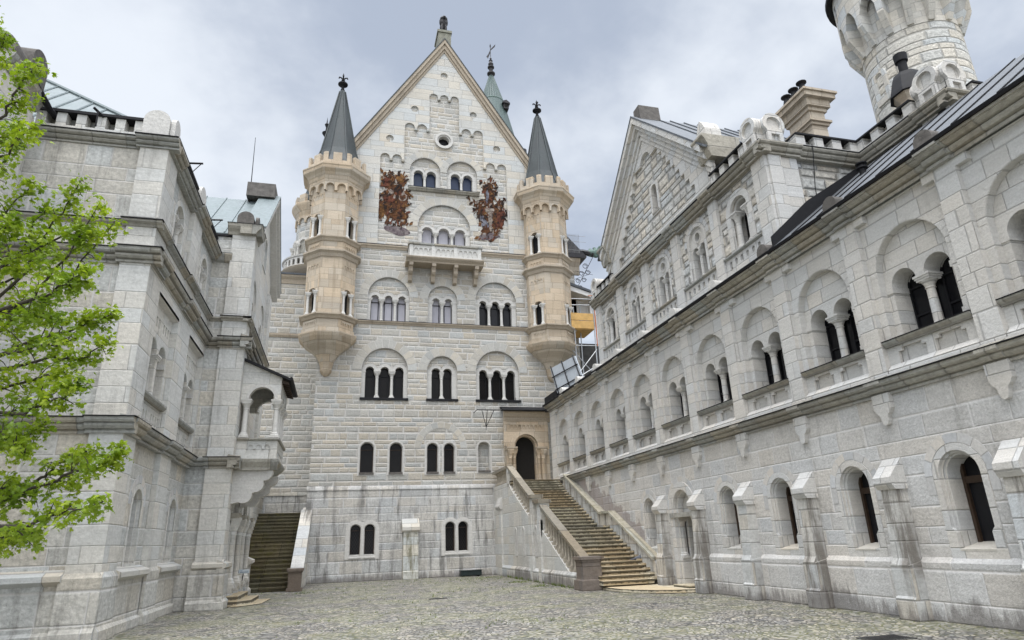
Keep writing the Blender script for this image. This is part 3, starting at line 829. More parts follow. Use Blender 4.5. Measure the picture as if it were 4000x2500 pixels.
# --- octagonal corner turrets
def turret(cx, label):
    ap = 1.30; cy = YF + .0; R8 = PI / 8
    ir = 1 / math.cos(R8)
    T = lambda prof, m, name, par, n=8, sm=False: MB().lathe((cx, cy, 0), [(r * ir if n == 8 else r, z) for r, z in prof], n, smooth=sm, rot=R8).build(name, M[m], par)
    sh = MB().lathe((cx, cy, 0), [((ap - .32) * ir, 12.3), ((ap - .32) * ir, 22.2)], 8, smooth=False, rot=R8)
    t = sh.build('turret', M['dark'], hall, label)
    shaft = MB(); wins = []
    for k in range(8):
        a = PI / 4 * k
        nrm = (math.cos(a), math.sin(a), 0); tg = (-math.sin(a), math.cos(a), 0)
        F = Fr((cx + nrm[0] * ap, cy + nrm[1] * ap, 0), tg, nrm)
        hw = ap * math.tan(R8)
        if nrm[1] > .2: continue
        diag = abs(nrm[0]) > .5 and abs(nrm[1]) > .5
        hs = []
        for z0, z1 in ((13.27, 14.55), (17.76, 19.02)):
            if diag: hs.append(arch(.0, z0 + .02, z1 - .04, .27, 10))
        # sunk panels
        L = rect(-hw, 13.0, hw, 20.6)
        shaft.plate(F, L, hs, 0, -.3)
        for z0, z1 in ((13.0 - .42, 13.0 - .1), (16.98, 17.35)):
            if diag: shaft.plate(F, scallop(-.36, .36, z0 + .12, z1, 4), (), .045, .0); shaft.plate(F, rect(-.36, z0 + .12, .36, z1), (), .006, .0)
        if diag:
            for z1 in (15.95, 20.25):
                shaft.plate(F, scallop(-.42, .42, z1, z1 + .22, 4), (), .03, .0)
                for e in (-.48, .42): shaft.fbox(F, e, e + .06, z1 - 2.5, z1 + .22, .03, -.01)
            for z0, z1 in ((13.27, 14.55), (17.76, 19.02)):
                w = MB()
                w.fbox(F, -.34, .34, z0 - .1, z1 + .4, -.28, -.31)
                wo = w.build('pane', M['black'], t)
                for e in (-.27, .27):
                    p = F.p(e, 0, .0); column(MB(), (p.x, p.y), z0, z1, .075, n=10).build('column', M['col'], t)
    shaft.lathe((cx, cy, 0), [(ap * ir * 1.001, 12.45), (ap * ir * 1.001, 13.05)], 8, smooth=False, rot=R8, cap=False)
    shaft.lathe((cx, cy, 0), [(ap * ir * .999, 20.5), (ap * ir * .999, 21.3)], 8, smooth=False, rot=R8, cap=False)
    shaft.build('shaft', M['sand'], t)
    T([(.30, 10.48), (.31, 10.62), (.36, 10.85), (.5, 11.15), (.75, 11.45), (1.12, 11.72), (1.18, 11.8), (1.3, 11.92), (1.42, 12.05), (1.5, 12.2), (1.5, 12.28), (1.36, 12.32), (1.36, 12.5), (1.3, 12.5)], 'sand', 'bell_corbel', t)
    T([(.26, 10.5), (.32, 10.42), (.27, 10.34), (.16, 10.2), (.05, 10.15), (.0, 10.15)], 'sand', 'pendant', t, 10, True)
    T([(1.3, 12.98), (1.36, 13.0), (1.42, 13.1), (1.52, 13.18), (1.52, 13.25), (1.3, 13.28)], 'sand_dark', 'lower_ring', t)
    T([(1.3, 16.5), (1.36, 16.55), (1.42, 16.72), (1.55, 16.82), (1.55, 16.92), (1.3, 16.98)], 'sand_dark', 'middle_ring', t)
    T([(1.3, 17.45), (1.36, 17.48), (1.42, 17.58), (1.52, 17.66), (1.52, 17.73), (1.3, 17.77)], 'sand_dark', 'upper_ring', t)
    # arched corbel table + cornice + battlement
    ct = MB(); ap2 = 1.48; bt = MB()
    for k in range(8):
        a = PI / 4 * k
        nrm = (math.cos(a), math.sin(a), 0); tg = (-math.sin(a), math.cos(a), 0)
        hw = ap2 * math.tan(R8)
        F = Fr((cx + nrm[0] * ap2, cy + nrm[1] * ap2, 0), tg, nrm)
        ct.plate(F, scallop(-hw, hw, 20.55, 21.3, 2), (), 0, -.2)
        hw = 1.62 * math.tan(R8)
        F = Fr((cx + nrm[0] * 1.62, cy + nrm[1] * 1.62, 0), tg, nrm)
        bt.plate(F, [(-hw, 21.9), (hw, 21.9), (hw, 22.92), (hw - .16, 22.92), (hw - .16, 22.42), (.24, 22.42), (.24, 22.92), (-.24, 22.92), (-.24, 22.42), (-hw + .16, 22.42), (-hw + .16, 22.92), (-hw, 22.92)], (), 0, -.22, back=True)
    ct.build('corbel_table', M['sand'], t)
    T([(1.3, 21.2), (1.5, 21.25), (1.55, 21.42), (1.66, 21.6), (1.84, 21.75), (1.86, 21.92), (1.9, 21.98), (1.9, 22.04), (1.5, 22.06)], 'sand', 'cornice', t)
    bt.build('battlement', M['sand'], t)
    T([(1.40, 22.05), (1.40, 22.5), (1.2, 23.0), (1.0, 23.7), (.16, 28.3), (.1, 28.45)], 'copper', 'spire', t)
    sm = MB()
    for k in range(8):
        a = R8 + PI / 4 * k
        pts = [(cx + math.cos(a) * r * ir, cy + math.sin(a) * r * ir, z) for r, z in ((1.40, 22.5), (1.2, 23.02), (1.0, 23.72), (.17, 28.3))]
        sm.tube(pts, .05, 5)
    sm.build('seam', M['copper'], t)
    f = MB().lathe((cx, cy, 0), [(.1, 28.3), (.14, 28.45), (.09, 28.55), (.1, 28.7), (.3, 28.86), (.3, 28.93), (.12, 29.05), (.07, 29.1), (.12, 29.18), (.06, 29.24), (.045, 29.5), (.06, 29.56), (.0, 29.78)], 12)
    for k in range(4):
        a = PI / 2 * k
        f.tube([(cx, cy, 29.22), (cx + .13 * math.cos(a), cy + .13 * math.sin(a), 29.4), (cx + .24 * math.cos(a), cy + .24 * math.sin(a), 29.42), (cx + .26 * math.cos(a), cy + .26 * math.sin(a), 29.33)], .045, 5)
    f.build('finial', M['black'], t)


turret(-1.02, 'yellow octagonal turret at the left corner')
turret(11.62, 'yellow octagonal turret at the right corner')

# --- bronze plinth on the ridge
mb = MB().box(4.93, 5.79, YF - .12, YF + 1.3, 33.0, 34.12).box(4.87, 5.85, YF - .18, YF + 1.36, 34.12, 34.3)
mb.build('ridge_plinth', M['plinthb'], hall)


def fused(name, mat, parent, balls, loc, voxel=.03, smooth=True):
    """One continuous surface from overlapping ellipsoids (centre, radii, optional tilt about X)."""
    bm = bmesh.new()
    for b in balls:
        c, r = b[0], b[1]
        rot = Matrix.Rotation(b[2], 4, b[3] if len(b) > 3 else 'X') if len(b) > 2 else Matrix()
        bmesh.ops.create_uvsphere(bm, u_segments=16, v_segments=10, radius=1, matrix=Matrix.Translation(c) @ rot @ Matrix.Diagonal((*r, 1)))
    me = bpy.data.meshes.new(name); bm.to_mesh(me); bm.free()
    me.materials.append(mat)
    o = bpy.data.objects.new(name, me); COL.objects.link(o); o.location = loc; o.parent = parent
    rm = o.modifiers.new('fuse', 'REMESH'); rm.mode = 'VOXEL'; rm.voxel_size = voxel; rm.use_smooth_shade = smooth
    return o


# lion on the ridge: seated, facing the courtyard
lb = [((0, .30, .42), (.27, .36, .40)), ((0, .02, .66), (.25, .25, .48), .25), ((0, -.1, .98), (.27, .27, .34)), ((0, -.2, 1.24), (.22, .24, .22)), ((0, -.42, 1.18), (.12, .16, .11)),
      ((0, -.43, 1.10), (.09, .12, .05)), ((-.15, -.12, 1.42), (.06, .04, .08)), ((.15, -.12, 1.42), (.06, .04, .08)), ((0, -.2, .95), (.2, .15, .3))]
for s_ in (-1, 1):
    lb += [((s_ * .13, -.24, .38), (.085, .09, .42)), ((s_ * .13, -.34, .06), (.10, .15, .07)), ((s_ * .25, .22, .26), (.13, .28, .24)), ((s_ * .27, -.06, .06), (.09, .2, .07)),
           ((s_ * .2, -.1, 1.05), (.1, .16, .3)), ((s_ * .17, -.2, 1.25), (.08, .13, .16))]
lb += [((.28, .5, .1), (.06, .25, .06)), ((.22, .62, .3), (.05, .06, .25))]
lion = fused('lion_statue', M['bronze'], None, lb, (5.36, YF + .45, 34.38), .035)
tag(lion, 'dark bronze lion sitting on the ridge of the gabled hall', 'statue')
mbp = MB().box(4.98, 5.74, YF - .06, YF + 1.2, 34.3, 34.42)
mbp.build('statue_slab', M['verdigris'], lion).parent = lion
# ------------------------------------------------------------------ gallery wing (right, low range with arcaded windows)
XG = 10.35
RW = Fr((XG, 0, 0), (0, 1, 0), (-1, 0, 0))
gal = thing('gallery_wing', 'long two storey limestone wing with a row of paired arched windows above buttresses', 'castle wing', (XG, 18, 0))
YB = [4.15, 6.58, 9.02, 11.47, 13.88, 16.24, 18.6, 20.9, 23.15, 25.35, 27.5, 29.68]     # bay centres
Y0, Y1 = 2.9, 31.4
DOOR = 18.72
GWIN = [6.58, 9.03, 11.48, 13.9, 16.22, 21.05]
hl = [arch(c, 1.17, 2.42, .41, 14) for c in GWIN] + [arch(DOOR, .16, 2.36, .62, 16)]
mb = MB().plate(RW, rect(Y0, -.05, Y1, 4.12), hl, 0, -.06)
mb.box(XG + .012, XG + 3, Y1 - .3, Y1 - .004, 0, 7.9)
mb.build('ground_wall', M['gal'], gal)
# storey wall: pilasters, stepped recesses
bays = []
for i, c in enumerate(YB):
    lo = (YB[i - 1] + c) / 2 if i else c - 1.22
    hi = (YB[i + 1] + c) / 2 if i < len(YB) - 1 else c + 1.15
    bays.append((c, lo + .225, hi - .225))
mb = MB().plate(RW, rect(Y0, 4.30, Y1, 7.92), [stepped(a, b, 4.44, 7.79, .25, .15) for c, a, b in bays], 0, -.14)
hs = []
for c, a, b in bays:
    k = (b - a) / 2.0
    hs.append(arch((a + b) / 2, 5.04, 6.42, .82 * k, 18))
    m = (a + b) / 2
    for s_ in (-1, 1):
        u0, u1 = sorted((m + s_ * .10, m + s_ * .74 * k)); hs.append(stepped(u0, u1, 4.60, 4.90, .09, .07))
RW2 = Fr((XG + .11, 0, 0), (0, 1, 0), (-1, 0, 0))
mb.plate(RW2, rect(Y0 + .05, 4.31, Y1 - .05, 7.91), hs, 0, -.22)
mb.fbox(RW2, Y0 + .1, Y1 - .1, 4.5, 4.98, -.08, -.2)
mb.build('storey_wall', M['gal_smooth'], gal)
sl = MB()
for c, a, b in bays:
    sl.mould(RW2, [(-.02, 4.44), (.10, 4.44), (.10, 4.5), (.0, 4.6), (-.02, 4.6)], a + .02, b - .02)
sl.build('weathering_course', M['gal_smooth'], gal)

gal_label = None
for i, (c, a, b) in enumerate(bays):
    k = (b - a) / 2.0; m = (a + b) / 2; ow = .29 * k; p = .385 * k
    cs = [m - p, m + p]
    w = MB().plate(RW2, notched(m, .82 * k - .002, 5.06, 6.42, cs, ow, 6.16, 16, 10), (), -.16, -.62).build('window', M['gal_smooth'], gal)
    mb = Each('impost', M['gal_smooth'], w)
    for u0, u1 in ((m - .82 * k, cs[0] - ow), (cs[1] + ow, m + .82 * k)):
        left = u0 < m - .3
        mb.fbox(RW2, u0 if not left else u0, u1 + .02 if left else u1, 6.04, 6.16, -.14, -.61) if left else mb.fbox(RW2, u0 - .02, u1, 6.04, 6.16, -.14, -.61)
        mb.fbox(RW2, u0 if left else u0 - .02, u1 + .02 if left else u1, 5.06, 5.26, -.14, -.5)
    q = RW2.p(m, 0, -.34)
    column(MB(), (q.x, q.y), 5.06, 6.17, .088, square=.165).build('column', M['gal_smooth'], w)
    g = MB(); fr = MB()
    g.fbox(RW2, cs[0] - ow - .03, cs[1] + ow + .03, 5.0, 6.5, -.6, -.62)
    for u in cs:
        bars(fr, RW2, u - ow + .02, u + ow - .02, 5.08, 6.45, -.575, .035, 1, (5.55, 6.12), .02)
    g.build('pane', M['glass'], w); fr.build('glazing_frame', M['black'], w)
    MB().mould(RW2, [(-.6, 4.95), (.06, 4.95), (.075, 4.99), (.12, 5.03), (.12, 5.065), (-.05, 5.075), (-.6, 5.075)], a + .03, b - .03).build('sill', M['trim_dark'], w)
    MB().fbox(RW2, a + .02, b - .02, 5.06, 5.078, .135, -.05).build('sill_flashing', M['black'], w)
    voussoirs(MB(), RW2, m, 6.42, .83 * k, .99 * k, 9, .008, dd=-.01, gap=.006).build('arch_ring', M['gal_smooth'], w)

# cornices
mids = [(YB[i] + YB[i + 1]) / 2 for i in range(len(YB) - 1)]
mb = MB()
pc = [(-.05, 4.03), (.05, 4.03), (.05, 4.075), (.02, 4.078), (.02, 4.10), (.09, 4.11), (.13, 4.15), (.14, 4.185), (.12, 4.19), (.12, 4.205), (.19, 4.215), (.22, 4.25), (.22, 4.31), (-.05, 4.43)]
mb.mould(RW, pc, Y0, 29.6)
for y in mids[:-1]: mb.mould(RW, pc, y - .2, y + .2, .03, .003)
mb.build('storey_cornice', M['trim_dark'], gal)
MB().fbox(RW, Y0, 29.62, 4.312, 4.332, .255, .06).build('flashing', M['black'], gal)
mb = MB(); mb.box(XG + .02, 14.2, Y0 - .02, Y0 + .1, 0, 8.1); mb.box(14.0, 14.2, Y0 + .1, Y1, 0, 8.1); mb.build('rear_wall', M['gal'], gal)
mb = MB()
pt = [(-.05, 7.79), (.045, 7.79), (.045, 7.845), (.015, 7.848), (.015, 7.872), (.10, 7.885), (.13, 7.93), (.135, 7.965), (.10, 7.97), (.10, 7.99), (.19, 8.0), (.25, 8.04), (.25, 8.06), (.29, 8.065), (.29, 8.11), (-.05, 8.15)]
mb.mould(RW, pt, Y0, Y1 + .05)
for y in mids: mb.mould(RW, pt, y - .24, y + .24, .05, .003)
mb.build('eaves_cornice', M['trim_dark'], gal)
MB().mould(RW, [(.2, 8.112), (.34, 8.112), (.36, 8.17), (.32, 8.19), (.2, 8.18)], Y0, Y1 + .06).build('gutter', M['black'], gal)
for y in mids:
    st = MB(); n = 10
    prof = [(y - .2, 8.12)] + [(y + .2 * math.cos(PI - PI * k / n), 8.28 + .2 * math.sin(PI * k / n)) for k in range(n + 1)] + [(y + .2, 8.12)]
    st.prism(RW, prof, .30, -.5)
    st.build('eaves_stone', M['cap_dark'] if y < 13 else M['trim'], gal)

# roof: steep slope near the camera, flat strip behind
mb = MB()
def slope(y0, y1, x1, z1, x0=10.06, z0=8.20, seams=.52, mat=None):
    F = Fr((0, y0, 0), (1, 0, 0), (0, -1, 0))
    mb.plate(F, [(x0, z0), (x1, z1), (x1, z1 - .1), (x0, z0 - .08)], (), 0, -(y1 - y0), back=True)
    n = max(1, int((y1 - y0) / seams))
    for i in range(n + 1):
        y = y0 + (y1 - y0) * i / n
        F2 = Fr((0, y, 0), (1, 0, 0), (0, -1, 0))
        sm.plate(F2, [(x0, z0 + .003), (x1, z1 + .003), (x1, z1 + .035), (x0, z0 + .035)], (), .02, -.02, back=True)
sm = MB(); slope(Y0, 12.38, 13.62, 11.0, seams=.82)
sm.build('roof_seam', M['black'], mb.build('roof', M['zinc'], gal))
mb = MB(); sm = mb; slope(24.55, Y1 + .3, 13.4, 9.7)
MB().box(10.05, 10.5, 12.4, 24.6, 8.12, 8.22).build('roof_strip', M['slate'], gal)
mb.build('roof', M['slate'], gal, 'dark sheet metal roof at the far end')
mb = MB()
F = Fr((0, 12.40, 0), (1, 0, 0), (0, -1, 0))
mb.plate(F, [(10.2, 8.2), (13.6, 10.9), (13.6, 11.12), (11.5, 9.75), (10.2, 8.6)], (), .02, -.03, back=True)
mb.build('flashing', M['black'], gal)

# ground windows
def gal_window(c):
    w = MB().plate(RW, [(c - .52, .93), (c + .52, .93)] + arc(c, 2.42, .52, 0, 180, 16),
                   [[(c - .335, 1.19), (c + .335, 1.19), (c + .335, 1.46), (c + .36, 1.5), (c + .40, 1.54)] + arc(c, 2.42, .40, 0, 180, 16) + [(c - .40, 1.54), (c - .36, 1.5), (c - .335, 1.46)]], .014, -.07).build('window', M['gal_smooth'], gal)
    MB().plate(RW, arch(c, 1.12, 2.42, .44), [arch(c, 1.19, 2.42, .36)], -.05, -.12).build('moulding', M['gal_smooth'], w)
    MB().plate(RW, arch(c, 1.12, 2.42, .40), [arch(c, 1.19, 2.42, .325)], -.10, -.46).build('reveal', M['gal_smooth'], w)
    MB().mould(RW, [(-.46, 1.30), (.02, 1.19), (.02, 1.16), (-.46, 1.14)], c - .33, c + .33).build('sill', M['smooth'], w)
    MB().fbox(RW, c - .36, c + .36, 1.15, 2.8, -.45, -.47).build('pane', M['glass'], w)
    bars(MB(), RW, c - .29, c + .29, 1.25, 2.74, -.42, .06, 1, (2.3, 2.36), .03).build('glazing_frame', M['wood'], w)
    vm = voussoirs(MB(), RW, c, 2.42, .53, .70, 7, .008, dd=-.01, a0=0, a1=180, gap=.014)
    for s_ in (-1, 1):
        vm.fbox(RW, *sorted((c + s_ * .535, c + s_ * .695)), 2.1, 2.41, .008, -.01)
    vm.build('arch_ring', M['vous_gal'], w)
for c in GWIN: gal_window(c)

# side door with column and tympanum
c = DOOR
d = MB().plate(RW, [(c - .80, 0), (c - .56, 0), (c - .56, 2.36)] + arc(c, 2.36, .56, 180, 0, 16) + [(c + .56, 0), (c + .80, 0)] + arc(c, 2.36, .80, 0, 180, 18), (), .05, -.1).build('side_door', M['gal_smooth'], gal)
MB().plate(RW, [(c - .6, 0), (c - .46, 0), (c - .46, 2.36)] + arc(c, 2.36, .46, 180, 0, 16) + [(c + .46, 0), (c + .6, 0)] + arc(c, 2.36, .6, 0, 180, 18), (), -.07, -.25).build('archivolt', M['gal_smooth'], d)
MB().plate(RW, arc(c, 2.36, .5, 0, 180, 16) + [(c - .5, 2.12), (c + .5, 2.12)], (), -.26, -.4).build('tympanum', M['gal_smooth'], d)
fused('carved_relief', M['trim'], d, [((0, 0, .12), (.05, .13, .14)), ((0, -.16, .08), (.05, .12, .09)), ((0, .17, .08), (.05, .1, .1)), ((0, .02, .25), (.05, .07, .07))], Vector((XG + .26, c, 2.40)) - gal.location, .02)
MB().fbox(RW, c - .78, c + .78, 2.10, 2.24, .09, -.3).build('lintel', M['trim_dark'], d)
for s_ in (-1, 1):
    q = RW.p(c + s_ * .52, 0, -.16); column(MB(), (q.x, q.y), .9, 2.11, .085, square=.15).build('column', M['gal_smooth'], d)
    MB().fbox(RW, *sorted((c + s_ * .40, c + s_ * .66)), 0, .9, .0, -.3).build('pedestal', M['gal_smooth'], d)
    MB().fbox(RW, *sorted((c + s_ * .36, c + s_ * .47)), 0, 2.1, -.3, -.6).build('jamb', M['gal_smooth'], d)
MB().fbox(RW, c - .66, c + .66, .0, 2.3, -.52, -.56).build('door_leaf', M['wood'], d)
MB().fbox(RW, c - 1.0, c + 1.0, -.02, 3.1, -.62, -.66).build('door_backing', M['dark'], d)  # unseen dark sheet, added to block light leaking past the door
MB().box(10.0, 10.6, c - .45, c + .5, 0, .17).build('threshold', M['stair'], d)
voussoirs(MB(), RW, c, 2.36, .81, .97, 9, .008, dd=-.01, gap=.012).build('arch_ring', M['vous_gal'], d)

# plinth, buttresses, brackets
BT = [5.4, 7.9, 10.38, 12.84, 15.2, 17.62, 19.95]
for i in range(len(BT)):
    a = Y0 if i == 0 else BT[i - 1] + .19
    b = BT[i] - .19
    if b > 18: continue
    MB().mould(RW, [(-.02, -.05), (.09, -.05), (.09, .96), (.0, 1.05), (-.02, 1.05)], a, b).build('plinth', M['gal'], gal)
MB().mould(RW, [(-.02, -.05), (.09, -.05), (.09, .96), (.0, 1.05), (-.02, 1.05)], BT[-1] + .19, 22.0).build('plinth', M['gal'], gal)
for y in BT:
    bt = MB()
    bt.mould(RW, [(-.02, -.05), (.41, -.05), (.41, .36), (.375, .4), (.375, .93), (.31, 1.04), (.25, 2.34), (-.02, 2.34)], y - .18, y + .18)
    bt.mould(RW, [(-.02, -.04), (.40, -.04), (.40, .355), (.365, .39), (.365, .92), (-.02, 1.0)], y - .22, y + .22)
    o = bt.build('buttress', M['butt'], gal)
    MB().mould(RW, [(-.02, 2.26), (.29, 2.26), (.36, 2.36), (.36, 2.48), (.02, 2.84), (-.02, 2.84)], y - .215, y + .215).build('cap', M['gal_smooth'], o)
for y in mids[:-1]:
    L = [(y - .21, 4.07), (y - .21, 3.78), (y - .19, 3.77), (y - .15, 3.70), (y - .10, 3.66), (y - .085, 3.6), (y - .08, 3.55)] + arc(y, 3.53, .07, 190, 350, 8) + \
        [(y + .08, 3.55), (y + .085, 3.6), (y + .10, 3.66), (y + .15, 3.70), (y + .19, 3.77), (y + .21, 3.78), (y + .21, 4.07)]
    MB().prism(RW, L, .10, -.02).build('bracket', M['gal_smooth'], gal)
# ------------------------------------------------------------------ upper block (battlemented, with a gable over the courtyard)
XU = 10.45
UP = Fr((XU, 0, 0), (0, 1, 0), (-1, 0, 0))
UPR = Fr((XU + .10, 0, 0), (0, 1, 0), (-1, 0, 0))
up = thing('upper_residence', 'rusticated limestone block with gable, battlements and tracery windows rising behind the gallery wing', 'castle residence', (XU, 18.5, 8.3))
YN, YE = 12.45, 24.5
WN = [(13.93, 'arch'), (16.23, 'tracery'), (18.58, 'tracery'), (20.9, 'tracery'), (23.2, 'arch')]
hs = []
for c, k in WN:
    hs.append(arch(c, 9.06, 10.22, .42, 14) if k == 'arch' else arch(c, 9.06, 10.36, .50, 16))
mb = MB().plate(UPR, rect(YN + .1, 8.15, YE - .1, 11.4), hs, 0, -.2)
mb.box(XU + .02, 13.62, YN + .1, YN + .4, 8.3, 11.4)
mb.box(13.62, 24, 9.8, 10.0, 8.3, 11.4); mb.box(13.72, 13.95, 9.8, YN + .11, 8.3, 11.4)
mb.box(XU + .15, 13, YE - .4, YE - .05, 8.3, 11.4)
mb.build('wall', M['rust'], up)
PIL = [(YN, 13.02), (14.86, 15.27), (17.2, 17.66), (19.5, 19.98), (21.8, 22.3), (24.05, YE)]
mb = Each('pilaster', M['gal_smooth'], up)
for a, b in PIL: mb.fbox(UP, a, b, 8.12, 11.12, .0, -.14)
S1 = Fr((0, YN, 0), (1, 0, 0), (0, -1, 0)); S2 = Fr((13.62, 0, 0), (0, 1, 0), (-1, 0, 0)); S3 = Fr((0, 9.7, 0), (1, 0, 0), (0, -1, 0))
mb.fbox(S1, XU + .004, 11.48, 8.12, 11.121, .004, -.12); mb.fbox(S1, XU + .1, 10.95, 8.32, 11.118, .06, -.12)
mb.fbox(S2, 9.7, 10.45, 8.32, 11.119, .0, -.14); mb.fbox(S3, 13.624, 14.4, 8.12, 11.12, .003, -.12)
pc = [(-.1, 11.05), (.05, 11.05), (.05, 11.10), (.02, 11.103), (.02, 11.13), (.10, 11.14), (.14, 11.19), (.145, 11.22), (.12, 11.225), (.12, 11.245), (.19, 11.26), (.22, 11.30), (.22, 11.34), (-.1, 11.37)]
mb = Each('cornice', M['trim_dark'], up); mb.mould(UP, pc, YN - .21, YE + .2, -.02)
for a, b in PIL: mb.mould(UP, pc, a - .06 - (.14 if a == YN else 0), b + .06, .05, .003)
FL = Each('flashing', M['black'], up); FL.fbox(UP, YN - .25, YE + .22, 11.345, 11.365, .235, .07); FL.fbox(S1, XU - .25, 13.7, 11.346, 11.366, .237, .07); FL.fbox(S2, 9.47, YN, 11.347, 11.367, .236, .07); FL.fbox(S3, 13.38, 24, 11.348, 11.368, .238, .07)
mb.mould(S1, pc, XU - .19, 13.7, .0, -.002); mb.mould(S1, pc, XU - .245, 11.55, .055, .0045)
mb.mould(S2, pc, 9.5, YN, .0, .0015); mb.mould(S2, pc, 9.48, 10.52, .05, .0055); mb.mould(S3, pc, 13.42, 24, .0, -.0035); mb.mould(S3, pc, 13.39, 14.48, .05, .0025)


def merlons(F, a, b, n, z0=11.36, zc=11.52, z1=11.8, d=.06):
    """Crenellated parapet: n gaps between a and b, topped by a dark metal strip."""
    w = (b - a) / (2 * n + 1); L = [(a, z0)]
    L += [(b, z0), (b, z1)]
    for i in range(n):
        u = b - (2 * i + 1) * w
        L += [(u, z1), (u, zc), (u - w, zc), (u - w, z1)]
    L += [(a, z1)]
    o = MB().plate(F, L, (), d, d - .22, back=True)
    o.fbox(F, a + .01, b - .01, z0, z1 - .01, d - .24, d - .34)
    o = o.build('battlement', M['gal_smooth'], up)
    MB().fbox(F, a - .01, b + .01, z1, z1 + .05, d + .05, d - .4).build('coping_strip', M['black'], o)


merlons(UP, 13.1, 14.8, 3); merlons(UP, 22.4, 24.0, 3); merlons(S1, 11.55, 13.62, 3); merlons(S2, 10.55, YN - .02, 3); merlons(S3, 14.5, 20.5, 9)


def keyhole(F, c, z0=11.37, par=None, d=.14):
    """Round-topped parapet stone with a sunk roundel."""
    L = [(c - .24, z0), (c + .24, z0), (c + .24, z0 + .42), (c + .31, z0 + .5)] + arc(c, z0 + .62, .34, -20, 200, 16) + [(c - .31, z0 + .5), (c - .24, z0 + .42)]
    o = MB().plate(F, L, [circle(c, z0 + .62, .22, 18), rect(c - .13, z0 + .06, c + .13, z0 + .3)], d, d - .1)
    o.plate(F, L, (), d - .08, d - .95, back=True)
    return o.build('parapet_roundel', M['gal_smooth'], up)


keyhole(UP, 12.74); keyhole(S1, 10.86); keyhole(UP, 24.2); keyhole(S2, 10.0); keyhole(S3, 13.92)

# windows
for c, k in WN:
    if k == 'arch':
        w = MB().plate(UPR, arch(c, 9.06, 10.22, .60, 16), [arch(c, 9.08, 10.22, .405, 14)], .03, -.06).build('window', M['gal_smooth'], up)
        MB().plate(UPR, arch(c, 9.02, 10.22, .45, 14), [arch(c, 9.08, 10.22, .33, 12)], -.1, -.5).build('reveal', M['gal_smooth'], w)
        for s_ in (-1, 1):
            q = UPR.p(c + s_ * .27, 0, -.12); column(MB(), (q.x, q.y), 9.08, 10.24, .09, square=.15).build('column', M['gal_smooth'], w)
        MB().fbox(UPR, c - .36, c + .36, 9.0, 10.6, -.44, -.46).build('pane', M['glass'], w)
        bars(MB(), UPR, c - .31, c + .31, 9.1, 10.5, -.42, .04, 1, (10.1,), .02).build('glazing_frame', M['black'], w)
    else:
        w = MB().plate(UPR, arch(c, 9.06, 10.36, .56, 16), [arch(c, 9.08, 10.36, .45, 16)], .03, -.06).build('window', M['gal_smooth'], up)
        lights = [arch(c - .215, 9.08, 10.0, .185, 10), arch(c + .215, 9.08, 10.0, .185, 10), circle(c, 10.48, .15, 16),
                  [(c - .04, 10.24), (c + .04, 10.24), (c, 10.19)]]
        MB().plate(UPR, arch(c, 9.05, 10.36, .46, 16), lights, -.05, -.3).build('tracery', M['gal_smooth'], w)
        MB().plate(UPR, circle(c, 10.48, .2, 16), [circle(c, 10.48, .15, 16)], -.03, -.06).build('tracery_ring', M['gal_smooth'], w)
        q = UPR.p(c, 0, -.1); column(MB(), (q.x, q.y), 9.08, 10.0, .05, square=.1).build('column', M['gal_smooth'], w)
        MB().fbox(UPR, c - .46, c + .46, 9.0, 10.9, -.29, -.31).build('pane', M['glass'], w)
        voussoirs(MB(), UPR, c, 10.36, .57, .74, 9, .012, dd=-.01, gap=.02).build('arch_ring', M['vous_gal'], w)
# parapet panels under the windows
for (a, b), (a2, b2) in zip(PIL[:-1], PIL[1:]):
    u0, u1 = b + .02, a2 - .02
    pn = MB(); hh = []; n = 6; ww = (u1 - u0 - .2) / n
    for i in range(n):
        cc = u0 + .1 + ww * (i + .5)
        hh.append(arch(cc, 8.62 if i in (0, 5) else 8.72, 8.84, ww * .24, 8))
    pn.plate(UPR, rect(u0, 8.35, u1, 8.98), hh, .05, -.04); pn.fbox(UPR, u0, u1, 8.4, 8.97, -.02, -.04)
    o = pn.build('parapet', M['gal_smooth'], up)
    MB().mould(UPR, [(-.02, 8.98), (.07, 8.98), (.12, 9.02), (.12, 9.06), (-.3, 9.075), (-.3, 8.98)], u0, u1).build('sill', M['trim_dark'], o)

# gable
GY, GZ, GS = 18.72, 16.25, .965
y0, y1 = 14.9, 22.55
zg2 = lambda y: GZ - GS * abs(y - GY)
stair = []
n = 9
Ls = []; Rs = []
for i in range(n):
    f0 = i / n
    ya = 15.75 + (18.0 - 15.75) * f0; yb = 15.75 + (18.0 - 15.75) * (i + 1) / n
    za = 11.95 + (15.0 - 11.95) * (i + .55) / n * 1.0
    Ls += [(ya, za), (yb, za)]
    Rs += [(2 * GY - ya, za), (2 * GY - yb, za)]
hole = [(15.75, 11.75)] + Ls + arc(GY, 14.75, .42, 170, 10, 8) + Rs[::-1] + [(2 * GY - 15.75, 11.75)]
mb = MB().plate(UP, [(y0, 11.36), (y1, 11.36), (y1, zg2(y1)), (GY, GZ), (y0, zg2(y0))], [hole], .0, -.12)
mb.build('gable_facing', M['gal_smooth'], up)
MB().plate(UPR, [(y0 + .05, 11.37), (y1 - .05, 11.37), (y1 - .05, zg2(y1) - .02), (GY, GZ - .05), (y0 + .05, zg2(y0) - .02)], [arch(18.45, 12.62, 13.5, .2, 10)], 0, -.2).build('gable_wall', M['rust'], up)
w = MB().plate(UPR, arch(18.45, 12.5, 13.5, .32, 12), [arch(18.45, 12.62, 13.5, .19, 12)], .03, -.25).build('window', M['gal_smooth'], up)
MB().fbox(UPR, 18.2, 18.7, 12.55, 13.75, -.18, -.2).build('pane', M['glass'], w)
MB().fbox(UPR, 18.2, 18.7, 12.56, 12.63, .05, -.2).build('sill', M['trim_dark'], w)
